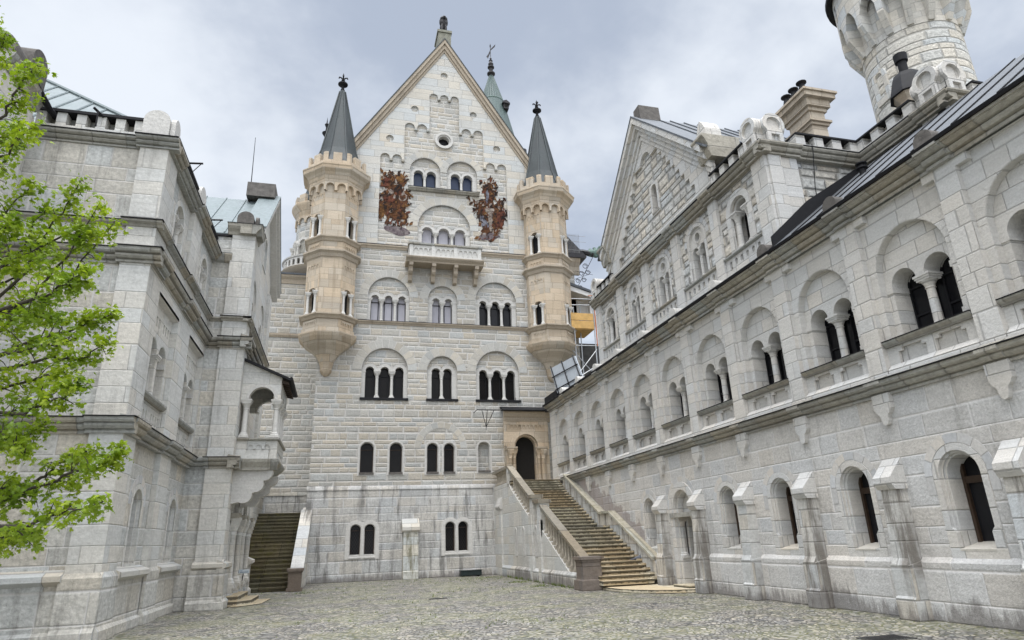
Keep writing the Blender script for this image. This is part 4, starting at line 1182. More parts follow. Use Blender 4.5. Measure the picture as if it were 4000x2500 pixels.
# raised string under the gable
MB().mould(UP, [(-.1, 11.36), (.1, 11.36), (.16, 11.43), (.16, 11.5), (.02, 11.62), (-.1, 11.62)], 14.78, 22.4).build('gable_string', M['trim_dark'], up)
mb = MB()
for s_ in (-1, 1):
    e = 4.05
    def chv(o, i, d0, d1):
        mb.plate(UP, [(GY, GZ + o), (GY, GZ + i), (GY + s_ * e, GZ + i - GS * e), (GY + s_ * e, GZ + o - GS * e)], (), d1, d0, back=True)
    chv(.48, .2, -.5, .36); chv(.22, -.02, -.3, .24); chv(.0, -.28, -.1, .12); chv(-.26, -.5, -.1, .05)
mb.build('gable_coping', M['gal_smooth'], up)
for y in (14.72, 22.62):
    k = MB(); k.mould(UP, [(-.9, 12.3), (.15, 12.3), (.22, 12.5), (.22, 12.7), (.32, 12.9), (.4, 12.98), (.4, 13.05), (-.9, 13.06)], y - .3, y + .34)
    o = k.build('kneeler', M['trim_dark'], up)
    MB().prism(UP, [(y - .24, 13.05), (y + .25, 13.05), (y + .24, 13.3), (y + .14, 13.55), (y + .01, 13.7), (y - .12, 13.55), (y - .23, 13.3)], .2, -.35).build('cap_stone', M['gal_smooth'], o)
mb = MB()
for s_ in (-1, 1):
    e = 4.25
    mb.plate(UP, [(GY, GZ + .54), (GY, GZ + .46), (GY + s_ * e, GZ + .46 - GS * e), (GY + s_ * e, GZ + .54 - GS * e)], (), .38, -12, back=True)
    for k in range(1, 20):
        d = -.1 - k * .6
        mb.plate(UP, [(GY, GZ + .60), (GY, GZ + .54), (GY + s_ * e, GZ + .54 - GS * e), (GY + s_ * e, GZ + .60 - GS * e)], (), d, d - .04, back=True)
mb.build('gable_roof', M['zinc'], up)
mb = Each('flat_roof', M['slate'], up); mb.box(XU + .1, 13.9, 12.6, 14.9, 11.37, 11.5); mb.box(13.9, 24, 9.9, 14.9, 11.37, 11.5); mb.box(XU + .1, 13, 22.5, 24.4, 11.37, 11.5)
F = Fr((0, 14.3, 0), (1, 0, 0), (0, -1, 0))
mb.box(XU + .6, 22, 14.75, 22.7, 11.5, 12.6)
MB().prism(UP, [(GY - .26, GZ + .3), (GY + .26, GZ + .3), (GY + .24, GZ + .95), (GY - .2, GZ + .95)], .1, -.75).build('ridge_stone', M['cap_dark'], up)

# chimneys
ch = MB()
CX0, CX1, CY0, CY1 = 14.27, 14.85, 14.5, 15.5
ch.box(CX0, CX1, CY0, CY1, 11.4, 14.62)
for g_, z0, z1 in ((.06, 14.02, 14.12), (.13, 14.12, 14.2), (.07, 14.55, 14.68), (.16, 14.68, 14.95), (.3, 14.95, 15.12), (.36, 15.12, 15.2)):
    ch.box(CX0 - g_, CX1 + g_, CY0 - g_, CY1 + g_, z0, z1)
ch = ch.build('chimney', M['sand'], up, 'square yellow sandstone chimney')
for i, (x, y) in enumerate(((14.25, 14.55), (14.22, 14.92), (14.22, 15.3))):
    MB().lathe((x, y, 0), [(.14, 15.2), (.13, 15.4), (.09, 15.56), (.09, 15.62), (.17, 15.67), (.17, 15.7), (.0, 15.71)], 12).build('chimney_pot', M['black'], ch)
MB().tube([(14.75, 14.6, 15.2), (14.8, 14.6, 15.34), (14.9, 14.55, 15.5)], .1, 8).build('vent_cowl', M['black'], ch)
c2 = MB().lathe((14.95, 11.55, 0), [(.33, 11.4), (.33, 12.75), (.4, 12.85), (.47, 12.97)], 8, smooth=False, rot=PI / 8).build('chimney', M['sand'], up, 'octagonal chimney with a dark metal hood')
MB().lathe((14.95, 11.55, 0), [(.55, 12.95), (.52, 13.06), (.38, 13.5), (.32, 13.64), (.13, 13.7)], 8, smooth=False, rot=PI / 8).build('hood', M['black'], c2)
MB().lathe((14.95, 11.55, 0), [(.12, 13.65), (.12, 14.1), (.17, 14.12), (.18, 14.36), (.0, 14.36)], 12).build('flue', M['black'], c2)
MB().lathe((12.35, 11.3, 0), [(.08, 9.8), (.08, 10.12), (.14, 10.14), (.14, 10.17), (.08, 10.2), (.08, 10.24), (.14, 10.26), (.14, 10.29), (.0, 10.3)], 12).build('roof_vent', M['black'], up)
MB().tube([(11.9, YN + .03, 8.9), (11.88, YN - .02, 10.2), (11.85, YN - .25, 11.2), (11.85, YN - .26, 11.4)], .012, 5).build('lightning_cable', M['black'], up)

# ------------------------------------------------------------------ round tower
TX, TY, TR = 27.2, 20.4, 2.2
tow_ = thing('round_tower', 'massive round rusticated tower with a corbelled parapet above the octagonal chimney', 'tower', (TX, TY, 0))
MB().lathe((TX, TY, 0), [(TR, 0), (TR, 24.6)], 64).build('shaft', M['tower'], tow_)
NB = 16; RP = 2.86
mb = MB()
pv = []
for i in range(NB):
    for j in range(8):
        pass
NA = NB * 8
zb = []
for i in range(NA + 1):
    x = (i % 8) / 8.0
    x = abs(x - .5) * 2      # 1 over a corbel, 0 mid-arch
    zb.append(26.15 if x > .72 else 26.15 + .78 * (1 - (x / .72) ** 2.2))
slit = lambda i: (i // 8) % 2 == 0 and (i % 8) in (3, 4)
for i in range(NA):
    a0, a1 = 2 * PI * i / NA, 2 * PI * (i + 1) / NA
    P0 = lambda a, z, r: (TX + r * math.cos(a), TY + r * math.sin(a), z)
    spans = [(zb[i], zb[i + 1], 31.5)] if not slit(i) else [(zb[i], zb[i + 1], 27.45), (28.45, 28.45, 31.5)]
    for b0_, b1_, tz in spans:
        mb.add([P0(a0, b0_, RP), P0(a1, b1_, RP), P0(a1, tz, RP), P0(a0, tz, RP), P0(a0, b0_, RP - .5), P0(a1, b1_, RP - .5), P0(a1, tz, RP - .5), P0(a0, tz, RP - .5)],
               [(0, 1, 2, 3), (4, 0, 3, 7), (1, 5, 6, 2), (5, 1, 0, 4), (3, 2, 6, 7), (7, 6, 5, 4)])
mb.build('parapet', M['tower_s'], tow_)
MB().lathe((TX, TY, 0), [(TR + .02, 24.4), (TR + .02, 27.4), (TR + .3, 27.45), (TR + .3, 31)], 64).build('inner_wall', M['tower_s'], tow_)
for i in range(NB):
    a = 2 * PI * i / NB
    F = Fr((TX, TY, 0), (math.cos(a), math.sin(a), 0), (-math.sin(a), math.cos(a), 0))
    MB().prism(F, [(TR - .05, 24.5), (TR + .12, 24.45), (RP - .02, 25.55), (RP + .015, 26.2), (RP - .02, 26.5), (TR - .05, 26.5)], .15, -.15).build('corbel', M['tower_s'], tow_)
MB().lathe((TX, TY, 0), [(RP - .02, 28.85), (RP + .34, 28.75), (RP + .36, 28.9), (RP + .1, 29.6)], 48).build('eaves_ring', M['black'], tow_)
a = R(173.5)
F = Fr((TX + TR * math.cos(a), TY + TR * math.sin(a), 0), (-math.sin(a), math.cos(a), 0), (math.cos(a), math.sin(a), 0))
w = MB().plate(F, arch(0, 21.25, 22.72, .46, 14), [arch(0, 21.6, 22.72, .24, 12)], .06, -.2).build('window', M['tower_s'], tow_)
MB().plate(F, arch(0, 21.55, 22.72, .28, 12), [arch(0, 21.6, 22.72, .2, 12)], .02, -.3).build('reveal', M['tower_s'], w)
MB().fbox(F, -.25, .25, 21.5, 23.0, -.1, -.12).build('pane', M['glass'], w)
# ------------------------------------------------------------------ left building (main block, gabled bay with loggia, wing towards the camera)
LMX = -4.5
LM = Fr((LMX, 0, 0), (0, 1, 0), (1, 0, 0))
LMR = Fr((LMX - .13, 0, 0), (0, 1, 0), (1, 0, 0))
LFY = 15.25
LF = Fr((0, LFY, 0), (1, 0, 0), (0, -1, 0)); LFR = Fr((0, LFY + .11, 0), (1, 0, 0), (0, -1, 0))
NY, NX = 22.0, -3.3
NF = Fr((0, NY, 0), (1, 0, 0), (0, -1, 0)); NFR = Fr((0, NY + .11, 0), (1, 0, 0), (0, -1, 0))
NR = Fr((NX, 0, 0), (0, 1, 0), (1, 0, 0)); NRR = Fr((NX - .12, 0, 0), (0, 1, 0), (1, 0, 0))
WX = -7.53
WF = Fr((WX, 0, 0), (0, 1, 0), (1, 0, 0))
bow = thing('bower_building', 'pale limestone building with loggia and battlements behind the green maple', 'castle building', (LMX, 19, 0))
GB = [17.45, 21.0]
VB = [(16.3, 18.4), (19.8, 21.95)]
TW = []
for c in GB: TW.append(c)
holes_g = [arch(c, 1.40, 2.70, .42, 12) for c in GB]
mb = Each('side_wall', M['bow_rough'], bow)
mb.plate(LMR, rect(LFY + .1, -.05, NY + .3, 4.3), holes_g, 0, -.12)
mb.plate(LMR, rect(LFY + .1, 9.0, NY + .3, 11.2), [arch(c, 9.14, 10.2, .46, 14) for c in (17.5, 21.0)], 0, -.15)
# middle storey: sunk panels with twin lights
mb = MB().plate(LM, rect(LFY + .12, 4.2, NY + .3, 8.3), [rect(a, 4.46, b, 7.62) for a, b in VB], -.002, -.22)
LMP = Fr((LMX - .16, 0, 0), (0, 1, 0), (1, 0, 0))
hs = []
for (a, b), c in zip(VB, GB):
    hs += [arch(c - .45, 5.26, 6.35, .38, 12), arch(c + .45, 5.26, 6.35, .38, 12)]
    for g0 in (c - 1.0, c + .12):
        for i in range(4):
            hs.append(arch(g0 + .11 + i * .22, 7.02 if i < 3 else 6.86, 7.22, .07, 6))
    for g0 in (c - 1.0, c + .12):
        for i in range(4):
            hs.append(arch(g0 + .11 + i * .22, 4.66 if i < 3 else 4.5, 4.86, .07, 6))
mb.plate(LMP, rect(LFY + .2, 4.25, NY + .3, 7.8), hs, 0, -.06)
mb.fbox(LMP, LFY + .25, NY + .2, 4.3, 5.02, -.05, -.1); mb.fbox(LMP, LFY + .25, NY + .2, 6.8, 7.7, -.05, -.1)
mb.build('storey_wall', M['bow'], bow)
for (a, b), c in zip(VB, GB):
    w = MB().plate(LMP, [(c - .86, 5.24), (c + .86, 5.24)] + arc(c + .45, 6.35, .41, 0, 120, 9) + arc(c - .45, 6.35, .41, 60, 180, 9),
                   [arch(c - .45, 5.27, 6.35, .365, 12), arch(c + .45, 5.27, 6.35, .365, 12)], -.01, -.9).build('window', M['bow'], bow)
    mb = Each('impost', M['trim'], w)
    for s_ in (-1, 1): mb.fbox(LMP, *sorted((c + s_ * .74, c + s_ * .81)), 6.2, 6.34, .01, -.5)
    q = LMP.p(c, 0, -.12); column(MB(), (q.x, q.y), 5.26, 6.37, .095, square=.17).build('column', M['col'], w)
    MB().fbox(LMP, c - .85, c + .85, 5.2, 6.75, -.86, -.88).build('pane', M['glass'], w)
    MB().mould(LMP, [(-.5, 5.12), (.1, 5.12), (.16, 5.19), (.16, 5.24), (-.5, 5.275)], a + .01, b - .01).build('sill', M['trim_dark'], w)
    MB().mould(LM, [(-.17, 7.56), (-.002, 7.62), (-.002, 7.7), (-.17, 7.7)], a, b).build('sloped_head', M['trim'], w)
for c in GB:
    w = MB().plate(LMR, arch(c, 1.30, 2.70, .50, 14), [arch(c, 1.42, 2.70, .38, 12)], .02, -.1).build('window', M['bow'], bow)
    MB().plate(LMR, arch(c, 1.36, 2.70, .42, 12), [arch(c, 1.42, 2.70, .33, 12)], -.08, -.85).build('reveal', M['bow'], w)
    MB().fbox(LMR, c - .38, c + .38, 1.38, 3.1, -.8, -.82).build('pane', M['glass'], w)
    voussoirs(MB(), LMR, c, 2.70, .51, .70, 7, .012, dd=-.01, gap=.012).build('arch_ring', M['vous_gal'], w)
for c in (17.5, 21.0):
    w = MB().plate(LMR, arch(c, 9.1, 10.2, .60, 14), [arch(c, 9.14, 10.2, .45, 14)], .02, -.1).build('window', M['bow'], bow)
    MB().plate(LMR, arch(c, 9.1, 10.2, .50, 14), [arch(c, 9.14, 10.2, .36, 12)], -.1, -.8).build('reveal', M['bow'], w)
    for s_ in (-1, 1):
        q = LMR.p(c + s_ * .3, 0, -.14); column(MB(), (q.x, q.y), 9.12, 10.22, .09, square=.16).build('column', M['col'], w)
    MB().fbox(LMR, c - .42, c + .42, 9.1, 10.62, -.76, -.78).build('pane', M['glass'], w)
# pilasters
mb = Each('pilaster', M['bow'], bow)
for v0, v1 in ((0, 4.2), (8.28, 11.1)):
    for a, b in ((LFY, 16.2), (18.5, 19.6)): mb.fbox(LM, a, b, v0, v1, .0, -.14)
    mb.fbox(LF, -5.14, LMX - .002, v0, v1, .002, -.13)
mb.fbox(LF, -5.14, LMX - .002, 4.2, 8.28, .002, -.13)
# front wall (towards the camera) and the wing
mb = MB().plate(LFR, rect(-8.2, -.05, LMX - .1, 11.2), (), 0, -.1)
mb.build('front_wall', M['bow_rough'], bow)
mb = MB(); mb.box(-11, WX, 7.5, LFY + .1, 0, 11.6); mb.build('wing_wall', M['bow'], bow, 'plain wing wall reaching towards the viewer')

# plinth with sloping ledges
pl = [(-.02, -.05), (.16, -.05), (.16, .20), (.10, .26), (.10, 1.10), (-.02, 1.12)]
mb = Each('plinth', M['bow_rough'], bow); mb.mould(LMR, pl, 16.22, 18.47); mb.mould(LMR, pl, 19.63, NY - .05)
for a, b in ((LFY - .05, 16.24), (18.46, 19.64)): mb.mould(LM, [(-.02, -.05), (.12, -.05), (.12, .22), (.06, .3), (.06, 1.2), (.0, 1.3)], a, b)
mb.mould(LFR, pl, -7.5, -5.17); mb.mould(LF, [(-.02, -.05), (.14, -.05), (.14, .22), (.08, .3), (.08, 1.2), (.0, 1.3)], -5.2, LMX + .05)
ld = [(-.02, 1.06), (.12, 1.08), (.24, 1.16), (.24, 1.26), (-.02, 1.38)]
mb = Each('plinth_ledge', M['smooth'], bow); mb.mould(LMR, ld, 16.2, 18.48); mb.mould(LMR, ld, 19.61, NY)
mb.mould(LFR, ld, -7.5, -5.15)
# cornices
c3 = [(-.15, 4.05), (.04, 4.05), (.04, 4.10), (.01, 4.103), (.01, 4.13), (.09, 4.14), (.14, 4.19), (.15, 4.23), (.12, 4.235), (.12, 4.255), (.19, 4.27), (.22, 4.31), (.22, 4.37), (-.15, 4.47)]
s2 = [(-.15, 7.97), (.04, 7.97), (.04, 8.02), (.01, 8.023), (.01, 8.05), (.09, 8.06), (.13, 8.10), (.14, 8.14), (.11, 8.145), (.11, 8.165), (.18, 8.18), (.22, 8.23), (.22, 8.30), (-.15, 8.42)]
s1 = [(-.15, 8.9), (.02, 8.9), (.05, 8.95), (.13, 8.99), (.13, 9.04), (-.15, 9.09)]
tc_ = [(-.15, 11.05), (.04, 11.05), (.04, 11.09), (.01, 11.093), (.01, 11.12), (.08, 11.13), (.12, 11.17), (.12, 11.19), (.09, 11.193), (.09, 11.21), (.16, 11.22), (.2, 11.25), (.2, 11.30), (-.15, 11.33)]
mb = Each('cornice', M['trim_dark'], bow)
for pr2, e in ((c3, .22), (s2, .22), (s1, .14), (tc_, .24)):
    mb.mould(LM, pr2, LFY + .05, NY - .02, -.03)
    for a, b in ((LFY - .04, 16.26), (18.44, 19.66)): mb.mould(LM, pr2, a, b, .04, .003)
    mb.mould(LFR, pr2, WX, -5.2, 0, -.002); mb.mould(LFR, pr2, -5.22, LMX + e - .0, .12, .0015)
FL = Each('flashing', M['black'], bow)
for v, e in ((4.372, .235), (8.30, .235), (9.043, .145), (11.302, .215)):
    FL.fbox(LM, LFY - .05, NY, v, v + .02, e - .02, e - .14)
    for a, b in ((LFY - e - .02, 16.28), (18.42, 19.68)): FL.fbox(LM, a, b, v + .003, v + .023, e + .02, e - .12)
    FL.fbox(LFR, WX, -5.2, v, v + .02, e + .01, e - .12); FL.fbox(LF, -5.24, LMX + e + .02, v + .001, v + .021, e + .03, e - .12)
mb = Each('attic_band', M['bow'], bow); mb.fbox(LM, LFY + .02, NY - .02, 8.40, 8.91, -.03, -.3); mb.fbox(LFR, WX, LMX - .02, 8.40, 8.908, .03, -.2)
mb.fbox(LM, LFY + .02, NY - .02, 11.39, 11.6, -.1, -.4)


def bower_merlons(F, a, b, n, z0=11.31, zc=11.52, z1=11.86, d=.0):
    w = (b - a) / (2 * n + 1); L = [(a, z0), (b, z0), (b, z1)]
    for i in range(n):
        u = b - (2 * i + 1) * w
        L += [(u, z1), (u, zc), (u - w, zc), (u - w, z1)]
    L += [(a, z1)]
    o = MB().plate(F, L, (), d, d - .25, back=True).build('battlement', M['bow'], bow)
    mb = MB(); mb.fbox(F, a + .01, b - .01, z0, z1 - .01, d - .27, d - .34); mb.build('backing', M['trim_dark'], o)
    MB().fbox(F, a - .02, b + .02, z1, z1 + .075, d + .05, d - .4).build('gutter', M['black'], o)


bower_merlons(LFR, WX + .02, -5.17, 5); bower_merlons(LM, 16.0, 18.6, 4, d=-.06); bower_merlons(LM, 19.45, NY, 4, d=-.06)


def saddle(F, u0, u1, z0, zs, d0, d1, mat='bow', par=None):
    r = (u1 - u0) / 2
    L = [(u0, z0), (u1, z0)] + arc((u0 + u1) / 2, zs, r, 0, 180, 12, r * .95)
    return MB().prism(F, L, d1, d0).build('cap_stone', M[mat], par or bow)


saddle(LF, -5.16, -4.56, 11.4, 11.86, .04, -.6, 'trim'); saddle(LM, LFY + .03, 15.75, 11.403, 11.84, .06, -.05, 'trim')
saddle(LM, 18.65, 19.4, 11.4, 11.80, .05, -.5, 'trim')
# wing corner pier with dark cap stones and a black downpipe
mb = MB(); mb.fbox(WF, 13.55, 15.0, 0, 11.6, .12, -.1); mb.build('wing_pilaster', M['bow'], bow)
MB().mould(WF, [(-.3, 11.6), (.15, 11.6), (.2, 11.75), (.3, 11.85), (.34, 11.95), (-.3, 11.98)], 13.4, 15.1).build('wing_cornice', M['trim_dark'], bow)
W2 = Fr((0, 13.75, 0), (1, 0, 0), (0, -1, 0))
saddle(W2, WX - .62, WX + .16, 11.97, 12.3, .1, -.5, 'cap_dark'); saddle(WF, 14.3, 15.05, 11.975, 12.62, .2, -.5, 'cap_dark')
mb = MB(); mb.tube([(WX - .1, 13.7, 12.3), (WX + .2, 14.3, 12.12), (WX + .35, 15.2, 11.78), (WX + .5, 16.2, 11.75)], .075, 8); mb.build('downpipe', M['black'], bow)
mb = MB(); mb.tube([(-6.15, LFY - .08, 11.45), (-6.15, LFY - .1, 11.86)], .02, 5); mb.tube([(-6.25, LFY - .12, 11.95), (-6.05, LFY + .2, 11.84)], .035, 5); mb.build('gutter_bracket', M['black'], bow)
for y in (17.2, 20.6):
    mb = MB(); mb.tube([(LMX - .1, y, 11.9), (LMX + .35, y - .06, 11.9)], .03, 5); mb.tube([(LMX, y, 11.5), (LMX + .3, y - .05, 11.88)], .012, 5); mb.build('gutter_spout', M['black'], bow)
# hipped metal roof
mb = MB(); A = Vector((-4.75, 15.7, 11.7)); B_ = Vector((-4.75, 26, 11.7)); Cc = Vector((-13, 26, 11.7)); Dd = Vector((-13, 15.7, 11.7)); T1 = Vector((-9.6, 19.8, 15.9)); T2 = Vector((-9.6, 24.5, 15.9))
mb.add([A, B_, Cc, Dd, T1, T2], [(0, 1, 5, 4), (3, 0, 4), (2, 3, 4, 5), (1, 2, 5)])
mb.tube([A + Vector((0, 0, .03)), T1 + Vector((0, 0, .03))], .06, 6); mb.tube([T1 + Vector((0, 0, .03)), T2], .06, 6)
for k in range(1, 9):
    f = k / 9
    base = A.lerp(Dd, f * .5); topp = A.lerp(T1, f)
    mb.tube([Vector((topp.x, 15.7, 11.72)), topp + Vector((0, 0, .02))], .03, 5)
    b2 = Vector((-4.75, topp.y, 11.72)); mb.tube([b2, topp + Vector((0, 0, .02))], .03, 5)
mb.build('roof', M['patroof'], bow)

# ---- gabled bay N
ROD0, ROD1 = Vector((-4.2, 25.4, 15.1)), Vector((-4.24, 25.4, 18.4))
NYE = 28.3; NG = 25.6; NZ = 15.3; NS = .93
zn = lambda y: NZ - NS * abs(y - NG)
nb = MB()
nb.fbox(NFR, -8, -4.0, 0, 12.05, 0, -.2)
nb.build('bay_front_wall', M['bow_rough'], bow)
mb = Each('bay_pilaster', M['bow'], bow); mb.fbox(NF, -4.06, NX - .002, 0, 12.35, 0, -.14)
mb.fbox(NR, NY + .004, 22.75, 0, 12.348, .0, -.14); mb.fbox(NR, 27.45, NYE, 0, 12.0, .0, -.14)
bw = [(23.75, 9.2), (26.45, 9.2)]
mb = MB().plate(NRR, [(NY + .1, 4.2), (NYE - .1, 4.2), (NYE - .1, zn(NYE)), (NG, NZ), (NY + .1, zn(NY))], [arch(c, z, 10.35, .72, 14) for c, z in bw] + [arch(NG, 12.4, 13.3, .4, 10), rect(23.0, 4.5, 24.5, 6.6)], 0, -.15)
DH = [arch(24.0, .35, 2.75, .62, 14), arch(26.3, .35, 2.75, .62, 14)]
mb.plate(NRR, rect(NY + .1, -.02, NYE - .1, 4.21), DH, 0, -.15)
mb.build('bay_side_wall', M['bow'], bow)
mb = MB(); mb.box(-9, NX - .13, NYE - .3, NYE - .01, 0, 12.6); mb.build('bay_rear_wall', M['bow'], bow)
for c, z in bw:
    w = MB().plate(NRR, notched(c, .73, z, 10.35, [c - .34, c + .34], .26, 10.1), (), -.06, -.4).build('window', M['bow'], bow)
    q = NRR.p(c, 0, -.16); column(MB(), (q.x, q.y), z, 10.12, .085, square=.14).build('column', M['col'], w)
    MB().fbox(NRR, c - .7, c + .7, z, 10.5, -.38, -.4).build('pane', M['glass'], w)
w = MB().plate(NRR, arch(NG, 12.35, 13.3, .5, 12), [arch(NG, 12.42, 13.3, .36, 12)], .03, -.3).build('window', M['bow'], bow)
MB().fbox(NRR, NG - .4, NG + .4, 12.4, 13.7, -.26, -.28).build('pane', M['glass'], w)
mb = Each('bay_cornice', M['trim_dark'], bow)
for pr2, e in ((c3, .22), (s2, .22), (s1, .14)):
    mb.mould(NR, pr2, NY - .0, NYE, -.02); mb.mould(NFR, pr2, LMX, -4.0, 0, -.002); mb.mould(NF, pr2, -4.12, NX + e, .0, .002)
    mb.mould(NR, pr2, NY - e + .01, 22.8, .03, .0035)
mb.mould(NFR, [(-.1, 11.0), (.1, 11.1), (.2, 11.3), (.2, 11.38), (-.1, 11.4)], LMX, -4.0)
cp = [(-.5, 12.1), (.02, 12.1), (.06, 12.2), (.14, 12.28), (.2, 12.36), (.22, 12.46), (-.5, 12.5)]
mb.mould(NF, cp, -4.22, NX + .2); mb.mould(NR, cp, NY - .2, 22.9, .0, .004)
for v, e in ((4.372, .235), (8.30, .235), (9.043, .145)):
    FL.fbox(NR, NY - e - .01, NYE, v, v + .02, e - .01, e - .12); FL.fbox(NF, -4.14, NX + e, v + .002, v + .022, e + .012, e - .12)
FL.fbox(NF, -4.24, NX + .22, 12.462, 12.482, .235, .1); FL.fbox(NR, NY - .22, 22.92, 12.463, 12.483, .235, .1)
mb = Each('bay_ledge', M['smooth'], bow); mb.mould(NR, ld, 22.75, 23.3, -.12); mb.mould(NF, ld, -4.1, NX + .05, -.1, .002); mb.mould(NR, ld, 27.4, NYE, .0, .004); mb.mould(NR, ld, NY - .1, 22.78, -.1, .001)
mb = Each('bay_plinth', M['bow_rough'], bow); mb.mould(NF, [(-.02, -.05), (.22, -.05), (.22, .2), (.12, .28), (.12, 1.1), (-.02, 1.1)], -4.15, NX + .12); mb.mould(NR, [(-.02, -.05), (.18, -.05), (.18, .203), (.1, .283), (.1, 1.103), (-.02, 1.103)], NY - .197, 22.8)
mb.mould(NR, [(-.02, -.05), (.18, -.05), (.18, .2), (.1, .28), (.1, 1.1), (-.02, 1.1)], 27.4, NYE + .05)
saddle(NF, -3.98, -3.42, 12.5, 12.8, -.02, -.5, 'cap_dark'); saddle(NR, 22.1, 22.6, 12.503, 12.75, .02, -.08, 'cap_dark')
mb = MB()
for s_ in (-1, 1):
    e = 3.3
    for o, i, d0, d1 in ((.42, .16, -.5, .26), (.18, -.06, -.3, .14)):
        mb.plate(NR, [(NG, NZ + o), (NG, NZ + i), (NG + s_ * e, NZ + i - NS * e), (NG + s_ * e, NZ + o - NS * e)], (), d1, d0, back=True)
mb.build('bay_coping', M['trim'], bow)
mb = MB()
for s_ in (-1, 1):
    e = 3.5
    mb.plate(NR, [(NG, NZ + .15), (NG, NZ + .08), (NG + s_ * e, NZ + .08 - NS * e), (NG + s_ * e, NZ + .15 - NS * e)], (), -.3, -9, back=True)
    for k in range(1, 12):
        d = -.3 - k * .75
        mb.plate(NR, [(NG, NZ + .20), (NG, NZ + .14), (NG + s_ * e, NZ + .14 - NS * e), (NG + s_ * e, NZ + .20 - NS * e)], (), d, d - .04, back=True)
mb.build('bay_roof', M['patroof'], bow)
mb = MB()
for s_ in (-1, 1):
    e = 3.35
    mb.plate(NR, [(NG, NZ + .47), (NG, NZ + .425), (NG + s_ * e, NZ + .425 - NS * e), (NG + s_ * e, NZ + .47 - NS * e)], (), .29, -.52, back=True)
mb.build('coping_sheet', M['patroof'], bow)
MB().prism(NR, [(NG - .55, NZ + .1), (NG + .55, NZ + .1), (NG + .5, NZ + .75), (NG - .5, NZ + .75)], .1, -1.0).build('ridge_stone', M['cap_dark'], bow)
MB().tube([ROD0, ROD1], .026, 6, r1=.01).build('lightning_rod', M['black'], bow)
MB().fbox(NFR, -8, -4.07, 12.05, 12.13, .08, -.2).build('bay_gutter', M['black'], bow)

# portal under the loggia
for c in (24.0, 26.3):
    d = MB().plate(NRR, arch(c, .30, 2.75, .85, 14), [arch(c, .32, 2.75, .6, 14)], .1, -.1).build('portal_arch', M['bow'], bow)
    for s_ in (-1, 1):
        q = NRR.p(c + s_ * .66, 0, .16); column(MB(), (q.x, q.y), .5, 2.62, .11, square=.19).build('column', M['bow'], d)
        MB().fbox(NRR, *sorted((c + s_ * .45, c + s_ * .88)), .0, .5, .3, -.1).build('pedestal', M['bow'], d)
        MB().fbox(NRR, *sorted((c + s_ * .42, c + s_ * .9)), 2.6, 2.76, .34, -.1).build('impost', M['trim_dark'], d)
    MB().fbox(NRR, c - .6, c + .6, .3, 3.4, -.4, -.45).build('door_leaf', M['wood'], d)

# loggia
MB().fbox(NRR, 22.9, 24.6, 4.4, 6.7, -.17, -.22).build('loggia_shade_panel', M['wood'], bow)  # dark panel added to make the inside of the loggia look shaded
BX = -2.05; BY0, BY1 = 22.4, 24.95
sl = [(NX, 4.03), (-2.28, 4.03), (-2.2, 4.1), (-2.12, 4.16), (-2.0, 4.26), (-1.97, 4.32), (-1.97, 4.38), (NX, 4.40)]
BFr = Fr((0, BY0, 0), (1, 0, 0), (0, -1, 0)); BRr = Fr((BX, 0, 0), (0, 1, 0), (1, 0, 0))
lg = MB(); lg.prism(BFr, sl, .06, -(BY1 - BY0) - .06)
lg.mould(BFr, [(-.1, 4.04), (.0, 4.04), (.08, 4.14), (.16, 4.28), (.18, 4.375), (-.1, 4.395)], NX, -2.0)
lg = lg.build('loggia', M['trim_dark'], bow, 'projecting stone loggia with columns and a dark lean-to roof')
for y in (BY0 + .05, BY1 - .45):
    F = Fr((0, y, 0), (1, 0, 0), (0, -1, 0))
    L = [(NX, 4.04), (-2.14, 4.04), (-2.12, 3.95)] + arc(-2.36, 3.93, .22, -10, -95, 6) + arc(-2.62, 3.60, .25, 10, -95, 6) + arc(-2.95, 3.28, .26, 10, -120, 6) + [(NX, 3.0)]
    MB().prism(F, L, .0, -.36).build('scroll_bracket', M['trim'], lg)
pp = MB().plate(BFr, rect(NX, 4.39, BX, 4.98), [rect(NX + .3, 4.5, BX - .18, 4.88)], -.02, -.2)
pp.plate(BFr, scallop(NX + .305, BX - .185, 4.7, 4.878, 3), (), -.03, -.1); pp.fbox(BFr, NX + .28, BX - .16, 4.48, 4.9, -.07, -.18)
pp.plate(BRr, rect(BY0 + .026, 4.39, BY1, 4.98), [rect(BY0 + .2, 4.5, BY1 - .2, 4.88)], -.003, -.2)
pp.plate(BRr, scallop(BY0 + .205, BY1 - .205, 4.7, 4.878, 7), (), -.015, -.1); pp.fbox(BRr, BY0 + .18, BY1 - .18, 4.48, 4.9, -.06, -.18)
pp.build('parapet', M['bow'], lg)
rr = MB().mould(BFr, [(-.25, 4.98), (.04, 4.98), (.07, 5.02), (.07, 5.06), (-.25, 5.08)], NX, BX + .07); rr.mould(BRr, [(-.25, 4.981), (.04, 4.981), (.07, 5.021), (.07, 5.062), (-.25, 5.083)], BY0 + .2, BY1)
rr.build('handrail', M['trim_dark'], lg)
lc = [(NX + .17, BY0 + .14), (BX - .13, BY0 + .14), (BX - .13, 23.25), (BX - .13, 24.05), (BX - .13, BY1 - .14)]
for x, y in lc: column(MB(), (x, y), 5.08, 6.34, .085, square=.16).build('column', M['col'], lg)
up_ = MB().plate(BFr, [(NX, 6.34), (NX + .32, 6.34)] + arc((NX + BX) / 2 + .02, 6.36, .40, 180, 0, 14) + [(BX - .02, 6.34), (BX - .02, 7.2), (NX, 7.66)], (), -.03, -.25, back=True)
L = [(BY0 + .04, 6.34)]
cs = [22.9, 23.66, 24.46]
for c in cs: L += arc(c, 6.36, .29, 180, 0, 10)
